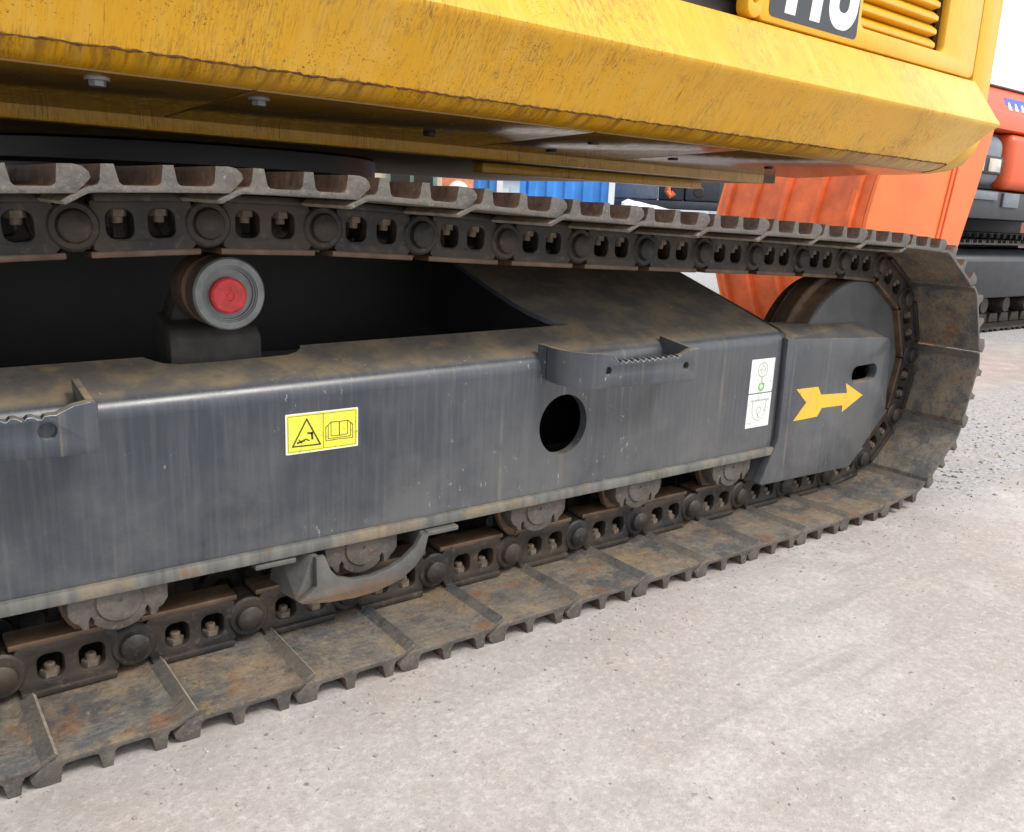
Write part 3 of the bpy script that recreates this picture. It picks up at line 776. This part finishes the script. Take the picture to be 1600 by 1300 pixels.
# ------------------------------------------------------------------ upper structure (slewed about two degrees)
TH = math.radians(2.2); CT, ST = math.cos(TH), math.sin(TH)
def body(c): return Vector((.9 + (c.x-.9)*CT - c.y*ST, (c.x-.9)*ST + c.y*CT, c.z))
def bpart(mb, name, parent=None, angle=35):
    mb.xform(body); return part(mb, name, parent, angle)
XL, XR = -2.3, 2.245
def skirt():
    mb = MB('yellow', 'under')
    prof = [(.080, 1.083)]
    prof += [(.012, .990), (.0045, .9815), (.0005, .9745), (.0025, .968), (.010, .9605)]
    prof += [(.075, .8725)]
    prof2 = [(.0755, .8715), (.0905, .8610), (.1075, .8545), (.1280, .8515)]
    def xe(z): return XR - .095*max(0, (.974-z)/.102) if z < .974 else XR
    b = bmesh.new(); rows = []
    xs = [XL + (XR-XL)*i/30 for i in range(31)]
    for x in xs: rows.append([b.verts.new((XL + (x-XL)*(xe(z)-XL)/(XR-XL), y, z)) for y, z in prof + prof2])
    for r0, r1 in zip(rows, rows[1:]):
        for k in range(len(prof+prof2)-1): b.faces.new((r0[k], r1[k], r1[k+1], r0[k+1]))
    # closed end toward the counterweight
    e = rows[-1]; inn = [b.verts.new((XR-.10, .30, .8515)), b.verts.new((XR, .30, 1.083))]
    b.faces.new(e + inn)
    tp = [b.verts.new((XL, .30, 1.083)), inn[1]]; b.faces.new((rows[0][0], rows[-1][0], tp[1], tp[0]))
    bmesh.ops.recalc_face_normals(b, faces=b.faces[:])
    mb.merge(b)
    s = bpart(mb, 'side_skirt', None, 28)
    # lumpy rusty weld bead along the lower fold
    rnd = random.Random(5); mb = MB('weldrust')
    pts, rad = [], []
    x = XL + .9
    while x < XR-.105:
        pts.append(Vector((x, .0745 + rnd.uniform(-.0012, .0012), .8718 + rnd.uniform(-.0012, .0012)))); rad.append(max(.0007, rnd.gauss(.0014, .0005))); x += .006
    mb.tube(pts, lambda i: rad[i], 6); mb.xform(body); sub(mb, 'weld_bead', s)
    mb = MB('weldrust'); pts = [Vector((xe(z)+.0005, y, z)) for y, z in ((.075, .872), (.091, .861), (.1075, .8545), (.128, .851))]
    mb.tube(pts, .0018, 6); mb.xform(body); sub(mb, 'weld_bead', s)
skirt()
def belly():
    # plates under the house, bolted, with open seams between them
    xs = [XL+.4, -.45, .318, .322+.62, 1.36, 2.13]
    for i in range(5):
        a, b_ = xs[i]+.003, xs[i+1]-.003
        mb = MB('under')
        yi = .50
        mb.hull([(a, .124, .8500), (b_, .124, .8500), (a, yi, .834), (b_, yi, .834), (a, .124, .8550), (b_, .124, .8550), (a, yi, .840), (b_, yi, .840)], 0, .0015)
        p = bpart(mb, 'belly_plate')
        if i in (1, 2):
            spots = ((.135, .165), (-.30, .17)) if i == 1 else ((.347, .178),)
            for bx, by in spots:
                mb = MB('zinc'); z = .8500 - (by-.124)*.0425
                mb.lathe((bx, by, 0), [(0, z-.0035), (.0145, z-.0035), (.015, z-.001), (.015, z+.001)], 20, 0, 'z')
                hexr = [(bx+.010*math.cos(math.pi/3*k), by+.010*math.sin(math.pi/3*k)) for k in range(6)]
                mb.shape([hexr], .009, o=(0, 0, z-.0105), A=(1, 0, 0), B=(0, 1, 0), C=(0, 0, 1), bev=.001)
                mb.xform(body); sub(mb, 'bolt', p)
        if i >= 2:
            for k, (bx, by) in enumerate(((1.05, .24), (1.10, .42), (1.41, .35), (1.75, .33), (.75, .36))):
                if a < bx < b_:
                    mb = MB('black'); z = .8500 - (by-.124)*.0425
                    mb.lathe((bx, by, 0), [(0, z-.004), (.011, z-.004), (.012, z-.002), (.012, z+.002)], 16, 0, 'z'); mb.xform(body); sub(mb, 'drain_plug', p)
    mb = MB('yellow', 'undermatte')
    mb.box(XL+.4, 1.98, .505, .545, .813, .90, .003, 0)
    mb.box(XL+.4, 2.10, .55, 1.95, .817, .90, .003, 1)
    mb.box(1.10, 1.90, .66, .70, .792, .815, .003, 0)
    bpart(mb, 'revolving_frame')
belly()
mb = MB('black'); mb.lathe((.55, AX, 0), [(.30, .8165), (.47, .8165), (.478, .811), (.478, .772), (.470, .764), (.40, .764), (.40, .735), (.30, .735)], 96, 0, 'z')
part(mb, 'slew_ring')
mb = MB('black'); mb.lathe((.55, AX, 0), [(.30, .765), (.43, .765), (.43, .700), (.30, .700)], 64, 0, 'z'); part(mb, 'ring_gear')

def upper():
    # engine door with louvres
    x0, x1 = 1.305, 2.222
    mb = MB('door')
    lz0 = 1.128; lx0, lx1 = 1.670, 2.050
    ol = rrect(x0, x1, 1.0865, 1.86, .022, 5); op = rrect(lx0, lx1, lz0, 1.55, .016, 4)
    mb.shape([ol, op], .022, o=(0, .0775, 0), bev=.005)
    d = bpart(mb, 'engine_door')
    mb = MB('black'); mb.box(lx0-.03, lx1+.03, .125, .13, lz0-.03, 1.58); mb.xform(body); sub(mb, 'louvre_backing', d)
    for k in range(13):
        z = lz0 + .004 + k*.030
        if z > 1.50: break
        mb = MB('door')
        prof = [(.104, z-.002), (.0865, z+.0015), (.0850, z+.0035), (.0850, z+.0110), (.0870, z+.0135), (.104, z+.0265), (.107, z+.0265), (.107, z-.002)]
        mb.shape([prof], lx1-lx0-.030, o=(lx0-.004, 0, 0), A=(0, 1, 0), B=(0, 0, 1), C=(1, 0, 0))
        mb.xform(body); sub(mb, 'louvre_slat', d)
    # decal with the number
    mb = MB('decal_k'); mb.shape([rrect(1.338, 1.655, 1.0985, 1.36, .012, 4)], .0006, o=(0, .0767, 0)); mb.xform(body); dk = sub(mb, 'number_decal', d)
    dk['label'] = 'charcoal decal with large white number 110'
    mb = MB('number'); y = .0763
    sh = .13; z0 = 1.111; H = .185
    def sk(p): return (p[0] + (p[1]-z0)*sh, p[1])
    for xx in (1.388, 1.474):
        mb.shape([[sk(p) for p in ((xx, z0), (xx+.036, z0), (xx+.036, z0+H), (xx+.010, z0+H), (xx-.022, z0+H-.030), (xx-.022, z0+H-.062), (xx, z0+H-.045))]], .0004, o=(0, y, 0))
    mb.shape([[sk(p) for p in rrect(1.534, 1.642, z0-.002, z0+H, .048, 8)], [sk(p) for p in rrect(1.569, 1.607, z0+.032, z0+H-.034, .0155, 6)]], .0004, o=(0, y, 0))
    mb.xform(body); sub(mb, 'number', d)
    # dark side recess with a rounded yellow hinge bracket, left of the door
    mb = MB('darkgrey', 'black'); mb.box(XL, 1.296, .118, .19, 1.0835, 1.75, .004, 0); mb.box(XL, 1.29, .105, .1175, 1.118, 1.75, .002, 1)
    bpart(mb, 'side_compartment')
    mb = MB('door', 'black')
    mb.shape([rrect(1.268, 1.312, 1.0865, 1.30, .020, 6), rrect(1.282, 1.298, 1.1125, 1.280, .007, 4)], .03, o=(0, .073, 0), bev=.004)
    mb.tube([(1.29, .10, 1.125), (1.29, .10, 1.27)], .0075, 10, 1)
    bpart(mb, 'door_hinge')
    mb = MB('black'); mb.box(2.2235, 2.2480, .112, .134, 1.084, 1.9); bpart(mb, 'door_gap_shade')  # black strip added to paint the shade in the gap behind the door
    # engine house behind the door
    mb = MB('door'); mb.box(1.30, 2.21, .135, 2.20, 1.084, 1.90, .02)
    bpart(mb, 'engine_house')
    mb = MB('yellow'); mb.box(XL, 1.29, .20, 2.20, 1.0, 1.72, .02)
    bpart(mb, 'house_side')
    # counterweight: rounded lower corner
    mb = MB('door')
    prof = [(.088, 2.0), (.088, 1.00), (.090, .945), (.100, .915), (.125, .882), (.165, .866), (.215, .859), (.30, .856), (2.16, .856), (2.37, .93), (2.37, 2.0)]
    mb.shape([prof], .11, o=(2.2495, 0, 0), A=(0, 1, 0), B=(0, 0, 1), C=(1, 0, 0), bev=.012)
    mb.hull([(2.30, .12, 1.9), (2.30, .16, .90), (2.30, 2.2, .90), (2.30, 2.3, 1.9), (2.62, .75, .93), (2.62, 1.7, .93), (2.62, .75, 1.9), (2.62, 1.7, 1.9), (2.37, .13, 1.9), (2.37, .2, .9)], 0, .02)
    bpart(mb, 'counterweight')
upper()

# ------------------------------------------------------------------ orange bucket standing behind the track
def bucket():
    B = thing('excavator_bucket', 'large orange steel bucket with welded wear strips standing on the concrete', 'bucket', (4.154, 1.567, 0))
    # local: X along its side plate (away), Y along its width
    ax = Vector((.99, -.10, 0)).normalized(); ay = Vector((-.063, 1.12, 0)).normalized(); W = .95; K = .9
    o = Vector((4.63, 1.86, 0))
    def pt(s_, w, z): return Vector((0, 0, 0)) + ax*s_ + ay*w + Vector((0, 0, z))
    side = [(a_*K, b__*(K if b__ > .1 else 1)) for a_, b__ in [(.32, .02), (.22, .09), (.13, .23), (.05, .42), (-.02, .62), (.0, .85), (.05, 1.05), (.16, 1.32), (.40, 1.52), (.80, 1.56), (1.13, 1.50), (1.03, 1.05), (.90, .60), (.84, .02)]]
    def plate(name, outl, w0, w1, mat, bev=.006):
        mb = MB(mat); mb.shape([outl], w1-w0, o=tuple(ay*w0), A=tuple(ax), B=(0, 0, 1), C=tuple(ay), bev=bev); return sub(mb, name, B)
    sp = plate('side_plate', side, -.012, .012, 'orange'); plate('side_plate', side, W-.012, W+.012, 'orange')
    mb = MB('orange2')
    for off in (0.0,):
        for k in (0, 1):
            x_ = .55 + k*.040
            mb.tube([tuple(pt(x_+.17*t, -.0145, .30 + 1.1*t)) for t in (0, .5, 1)], .006, 6)
    sub(mb, 'weld_seam', sp)
    # curved shell as a thick strip
    b = bmesh.new(); prof = side[:9]; rows = []
    for s_, z in prof: rows.append([b.verts.new(pt(s_, .012, z)), b.verts.new(pt(s_, W-.012, z))])
    for r0, r1 in zip(rows, rows[1:]): b.faces.new((r0[0], r0[1], r1[1], r1[0]))
    bmesh.ops.recalc_face_normals(b, faces=b.faces[:])
    bmesh.ops.solidify(b, geom=b.faces[:], thickness=.02)
    mb = MB('shell'); mb.merge(b); sub(mb, 'back_shell', B, 20)
    for w in (.08, .29, .50, .70, .88):
        b = bmesh.new()
        outer = [Vector((s_, z)) for s_, z in side[1:8]]
        loops = []
        for i, p in enumerate(outer):
            d = (outer[min(i+1, len(outer)-1)] - outer[max(i-1, 0)]).normalized(); nn = Vector((-d.y, d.x))
            if nn.x > 0: nn = -nn
            q = p + nn*.03
            loops.append([b.verts.new(pt(p.x+.006, w-.012, p.y)), b.verts.new(pt(q.x, w-.012, q.y)), b.verts.new(pt(q.x, w+.012, q.y)), b.verts.new(pt(p.x+.006, w+.012, p.y))])
        for r0, r1 in zip(loops, loops[1:]):
            for k in range(4): b.faces.new((r0[k], r0[(k+1) % 4], r1[(k+1) % 4], r1[k]))
        b.faces.new(loops[0]); b.faces.new(loops[-1]); bmesh.ops.recalc_face_normals(b, faces=b.faces[:])
        mb = MB('shell'); mb.merge(b); sub(mb, 'wear_strip', B)
    mb = MB('darkgrey'); lip = [pt(.756, w, z) for w in (0, W) for z in (.02, .06)] + [pt(.9, w, z) for w in (0, W) for z in (.02, .04)]
    mb.hull(lip, 0, .004); sub(mb, 'cutting_edge', B)
bucket()

# ------------------------------------------------------------------ orange excavator beyond
def orange_excavator():
    ox, oy = 5.40, 1.80
    E = thing('excavator', 'orange crawler excavator with dark tracks parked beyond the orange bucket', 'excavator', (ox+1.6, oy+.82, 0))
    inv = Matrix.Translation((-(ox+1.6), -(oy+.82), 0))
    def ep(mb, name, parent=None):
        o_ = mb.build(name, E if parent is None else parent)
        if parent is None: o_.matrix_parent_inverse = inv
        return o_
    L = 3.4; r = .30
    for y0 in (oy, oy+1.15):
        mb = MB('darkgrey'); mb.hull([(ox+.40, y0+.05, .235), (ox+L-.30, y0+.05, .235), (ox+.40, y0+.44, .235), (ox+L-.30, y0+.44, .235), (ox+.30, y0+.03, .50), (ox+L-.30, y0+.03, .50), (ox+.30, y0+.10, .575), (ox+L-.30, y0+.10, .575), (ox+.3, y0+.44, .575), (ox+L-.3, y0+.44, .575)], 0, .012)
        ep(mb, 'track_frame')
        for xx in (ox+.32, ox+L-.32):
            mb = MB('black'); mb.lathe((xx, 0, .33), [(0, y0+.12), (.20, y0+.12), (.26, y0+.15), (.26, y0+.35), (0, y0+.35)], 32); ep(mb, 'track_wheel')
        Ls = L-.64; per = 2*Ls + 2*math.pi*r; n = int(per/.17)
        for k in range(n):
            s_ = k*per/n
            if s_ < Ls: c = (ox+.32+s_, .02); th = 0
            elif s_ < Ls + math.pi*r: a = (s_-Ls)/r; c = (ox+L-.32+r*math.sin(a), .32-r*math.cos(a)); th = a
            elif s_ < 2*Ls + math.pi*r: c = (ox+L-.32-(s_-Ls-math.pi*r), .62); th = math.pi
            else: a = (s_-2*Ls-math.pi*r)/r; c = (ox+.32-r*math.sin(a), .32+r*math.cos(a)); th = math.pi+a
            mb = MB('link')
            pr = [(0, .012), (.172, .012), (.172, 0), (.165, -.02), (.155, -.02), (.15, 0), (.10, 0), (.095, -.02), (.085, -.02), (.08, 0), (.03, 0), (.025, -.02), (.012, -.02), (.0, 0)]
            rot = [(c[0]+p[0]*math.cos(th)-p[1]*math.sin(th), c[1]+p[0]*math.sin(th)+p[1]*math.cos(th)) for p in pr]
            mb.shape([rot], .5, o=(0, y0, 0)); ep(mb, 'track_shoe')
            if th == 0:
                mb = MB('link'); mb.hull([(c[0]+u, y0+w, z) for u, z in ((.01, .035), (.16, .035), (.03, .105), (.14, .105)) for w in (.16, .22)], 0, .006); ep(mb, 'track_link')
        for k in range(7):
            mb = MB('link'); mb.lathe((ox+.62+k*.34, 0, .175), [(0, y0+.10), (.055, y0+.10), (.07, y0+.13), (.07, y0+.37), (0, y0+.37)], 20); ep(mb, 'track_roller')
    mb = MB('black'); mb.lathe((ox+1.6, oy+.82, 0), [(0, .64), (.72, .64), (.74, .65), (.74, .685), (.70, .69), (0, .69)], 60, 0, 'z')
    for k in range(90):
        a = 2*math.pi*k/90; cx, cy = ox+1.6+.745*math.cos(a), oy+.82+.745*math.sin(a); mb.box(cx-.011, cx+.011, cy-.011, cy+.011, .645, .68)
    ep(mb, 'slew_ring')
    mb = MB('black'); mb.box(ox+.9, ox+2.3, oy+.51, oy+1.14, .30, .64, .03); ep(mb, 'car_body')
    mb = MB('black'); mb.lathe((ox+1.6, oy+.82, 0), [(0, .69), (.55, .69), (.55, .775), (0, .775)], 40, 0, 'z'); ep(mb, 'swing_bearing')
    mb = MB('darkgrey'); mb.box(ox-.25, ox+3.2, oy+.02, oy+1.62, .775, .965, .02); dk = ep(mb, 'lower_deck')
    mb = MB('midgrey'); mb.box(ox+.27, ox+.68, oy+.004, oy+.019, .90, .955, .004); mb.box(ox+.77, ox+1.0, oy+.004, oy+.019, .86, .955, .004); ep(mb, 'deck_panel')
    mb = MB('orange2'); mb.box(ox+.72, ox+3.2, oy-.02, oy+1.62, .975, 1.335, .06, 0, 4); ep(mb, 'side_panel')
    mb = MB('midgrey', 'black'); mb.box(ox-.3, ox+.67, oy-.01, oy+1.60, .985, 1.315, .09, 0, 5); mb.box(ox+.1, ox+.715, oy+.06, oy+1.55, .97, 1.33, .02, 1); ep(mb, 'corner_panel')
    mb = MB('black'); mb.box(ox+.18, ox+.62, oy-.024, oy-.002, 1.060, 1.175, .012); lh = ep(mb, 'lamp_housing')
    mb = MB('lens'); mb.box(ox+.42, ox+.58, oy-.030, oy-.020, 1.075, 1.160, .008); ep(mb, 'lamp_lens')
    mb = MB('lens'); mb.box(ox+.22, ox+.36, oy-.030, oy-.020, 1.075, 1.160, .008); ep(mb, 'lamp_lens')
    mb = MB('orange2'); mb.hull([(ox-.28, oy-.01, 1.345), (ox+3.2, oy-.01, 1.345), (ox-.28, oy+1.55, 1.345), (ox+3.2, oy+1.55, 1.345), (ox-.08, oy+.05, 1.50), (ox+.32, oy+.12, 1.63), (ox+3.2, oy+.12, 1.63), (ox+.32, oy+1.5, 1.63), (ox+3.2, oy+1.5, 1.63), (ox-.08, oy+1.5, 1.5)], 0, .03); ep(mb, 'engine_cover')
    mb = MB('hood'); mb.hull([(ox+.24, oy+.10, 1.634), (ox+3.2, oy+.10, 1.634), (ox+.24, oy+1.45, 1.634), (ox+3.2, oy+1.45, 1.634), (ox+.38, oy+.2, 1.685), (ox+3.0, oy+.2, 1.685), (ox+.38, oy+1.4, 1.685), (ox+3.0, oy+1.4, 1.685)], 0, .015); ep(mb, 'hood')
    mb = MB('labelblue', 'number')
    def sg(x, z): return (ox+x-.18, oy-.012+(z-1.345)*.42, z)
    mb.hull([sg(.83, 1.465), sg(1.30, 1.465), sg(.89, 1.565), sg(1.30, 1.565)] + [(p[0], p[1]+.03, p[2]) for p in (sg(.83, 1.465), sg(1.30, 1.465), sg(.89, 1.565), sg(1.30, 1.565))], 0)
    for x_ in (.895, .99, 1.085, 1.18):
        q = [sg(x_, 1.485), sg(x_+.05, 1.485), sg(x_+.035, 1.535), sg(x_+.015, 1.535)]
        mb.hull([(p[0], p[1]-.004, p[2]) for p in q] + [(p[0], p[1]+.002, p[2]) for p in q], 1)
    ep(mb, 'name_plate')
orange_excavator()

# ------------------------------------------------------------------ far background
def container(p0, p1, label):
    p0, p1 = Vector((*p0, 0)), Vector((*p1, 0)); d = (p1-p0); L = d.length; d.normalize(); nrm = Vector((d.y, -d.x, 0))
    if nrm.dot(Vector((-1, -1, 0))) < 0: nrm = -nrm
    C_ = thing('shipping_container', label, 'container', tuple(p0), 'blue containers across the yard')
    def box_on(mb, a, b_, dep0, dep1, z0, z1, mi=0):
        mb.hull([d*u - nrm*w + Vector((0, 0, z)) for u in (a, b_) for w in (dep0, dep1) for z in (z0, z1)], mi)
    mb = MB('blue')
    pr = []; n = int(L/.28)
    for k in range(n):
        u = L*k/n; s_ = L/n
        pr += [(u, .04), (u+s_*.3, .04), (u+s_*.42, .0), (u+s_*.80, .0), (u+s_*.95, .04)]
    pr += [(L, .04), (L, 2.2), (0, 2.2)]
    mb.shape([pr], 2.2, o=(0, 0, .2), A=tuple(d), B=tuple(-nrm), C=(0, 0, 1)); sub(mb, 'corrugated_wall', C_)
    mb = MB('blue'); box_on(mb, -.02, L+.02, -.03, 2.22, .0, .199); box_on(mb, -.02, L+.02, -.03, 2.22, 2.401, 2.55); sub(mb, 'rail', C_)
    for u in (-.02, L-.06):
        mb = MB('white' if u > 0 else 'blue'); box_on(mb, u, u+.1, -.035, .08, .199, 2.401); sub(mb, 'corner_post', C_)
container((7.66, 11.80), (8.67, 11.07), 'blue corrugated container next to the salmon orange machine')
container((8.95, 10.87), (10.10, 9.88), 'blue corrugated container beside the white tarpaulin stack')
def tarp():
    C_ = thing('covered_stack', 'low stack under a white tarpaulin beside the blue container', 'stack', (8.8, 8.4, 0))
    mb = MB('white')
    b = bmesh.new(); rnd = random.Random(9); n, m_ = 16, 10; g = []
    dx = Vector((.72, -.70, 0)).normalized(); dy = Vector((.70, .72, 0)).normalized()
    for i in range(n+1):
        row = []
        for j in range(m_+1):
            u = i/n*1.35; w = j/m_*1.4; top = .93 - .16*min(u/.8, 1.3)
            e = min(i, n-i, j, m_-j); z = 0.0 if e == 0 else top*(.93 if e == 1 else 1) + rnd.uniform(-.012, .012)
            off = .05 if e == 0 else 0
            row.append(b.verts.new(dx*u + dy*w + Vector((rnd.uniform(-off, off), rnd.uniform(-off, off), z))))
        g.append(row)
    for i in range(n):
        for j in range(m_): b.faces.new((g[i][j], g[i+1][j], g[i+1][j+1], g[i][j+1]))
    bmesh.ops.recalc_face_normals(b, faces=b.faces[:]); mb.merge(b); sub(mb, 'tarpaulin', C_, 60)
    mb = MB('darkgrey'); mb.hull([dx*u + dy*w + Vector((0, 0, z)) for u in (.1, 1.2) for w in (.12, 1.25) for z in (.01, .55)]); sub(mb, 'pallet_load', C_)
tarp()
def dark_machine():
    C_ = thing('crawler_carrier', 'dark grey tracked machine with an orange hook beside the orange bucket', 'machine', (12.1, 10.7, 0))
    M = Matrix.Rotation(math.radians(-46), 4, 'Z')
    def cp(mb, name): mb.bm.transform(M); return sub(mb, name, C_)
    mb = MB('darkgrey'); mb.box(-.95, 2.2, 0, 1.6, .80, .95, .03); cp(mb, 'deck')
    mb = MB('black'); mb.shape([rrect(-.9, 2.0, .0, .72, .33, 8)], .4, o=(0, -.1, 0), bev=.02); cp(mb, 'track')
    mb = MB('midgrey'); mb.box(-.9, -.05, .05, 1.5, .952, 1.7, .05); cp(mb, 'house')
    mb = MB('darkgrey'); mb.box(.45, 2.0, .05, 1.5, .952, 1.5, .05); cp(mb, 'engine_housing')
    mb = MB('glass'); mb.box(-.04, .44, .1, 1.4, .952, 1.9, .03); cp(mb, 'cab')
    mb = MB('orange'); mb.tube([(.12, -.08, 1.35), (.12, -.1, 1.12), (.18, -.1, 1.04), (.24, -.1, 1.1)], .06, 8); cp(mb, 'hook')
    for x in (.7, 1.6):
        mb = MB('link'); mb.lathe((x, 0, 1.12), [(0, .02), (.08, .02), (.1, .035), (.1, .055), (0, .06)], 16); cp(mb, 'round_cover')
dark_machine()
def building():
    C_ = thing('site_cabin', 'beige site cabin with grey green windows beside the salmon orange machine', 'cabin', (6.04, 10.41, 0))
    M = Matrix.Rotation(math.radians(-32), 4, 'Z')
    def cp(mb, name, parent=None): mb.bm.transform(M); return sub(mb, name, C_ if parent is None else parent)
    mb = MB('beige'); mb.box(-5.2, .9, 0, 1.6, .05, 2.6, .02); cp(mb, 'wall')
    mb = MB('roof'); mb.box(-5.35, 1.02, -.15, 1.75, 2.601, 2.72, .02); cp(mb, 'roof')
    mb = MB('darkgrey'); mb.box(-5.1, .85, .05, 1.5, 0, .049); cp(mb, 'skid')
    for x in (-4.3, -2.9, -1.4, .47):
        mb = MB('greenpaint'); mb.box(x-.36, x+.36, -.05, .02, .75, 1.9, .01); w = cp(mb, 'window')
        for dx in (-.165, .165):
            mb = MB('glass'); mb.box(x+dx-.135, x+dx+.135, -.065, -.045, .82, 1.83); cp(mb, 'pane', w)
building()
def salmon():
    C_ = thing('site_dumper', 'salmon orange machine with a white round tank in front of the containers', 'machine', (7.75, 11.05, 0))
    M = Matrix.Rotation(math.radians(-34), 4, 'Z')
    def cp(mb, name): mb.bm.transform(M); return sub(mb, name, C_)
    mb = MB('salmon'); mb.box(-.28, .30, 0, .8, .5, 1.6, .05); cp(mb, 'body')
    mb = MB('white'); mb.lathe((.05, 0, .90), [(0, -.14), (.10, -.14), (.16, -.10), (.18, -.02), (.18, .1)], 32); cp(mb, 'tank')
    for x in (-.2, .22):
        mb = MB('tyre'); mb.lathe((x, 0, .25), [(0, -.05), (.12, -.05), (.2, -.04), (.25, .0), (.25, .25), (0, .25)], 24); cp(mb, 'wheel')
    mb = MB('darkgrey'); mb.box(-.25, .27, .1, .7, .2, .5, .02); cp(mb, 'chassis')
salmon()
def hall():
    C_ = thing('warehouse', 'long pale blue warehouse with a red roof far behind the machines', 'building', (34, 14, 0))
    M = Matrix.Rotation(math.radians(-60), 4, 'Z')
    def cp(mb, name): mb.bm.transform(M); return sub(mb, name, C_)
    mb = MB('farwall'); mb.box(-30, 30, 0, 10, 0, 1.9, .02); cp(mb, 'wall')
    mb = MB('roof'); mb.hull([(-30.4, -.4, 1.9), (30.4, -.4, 1.9), (-30.4, 10.4, 1.9), (30.4, 10.4, 1.9), (-30.4, 5, 2.5), (30.4, 5, 2.5)]); cp(mb, 'roof')
    for k in range(-9, 10):
        mb = MB('roof' if k % 3 == 0 else 'white'); mb.box(k*3-.9, k*3+.9, -.06, -.01, .1, 1.5, .01); cp(mb, 'roller_door')
hall()
for o in list(COL.objects):
    if o.parent is None and 'category' in o and o is not EX and o.type == 'EMPTY': o.location.z += GZ - (.02 if o.name.startswith('excavator_bucket') else 0)
print('objects', len(bpy.data.objects))
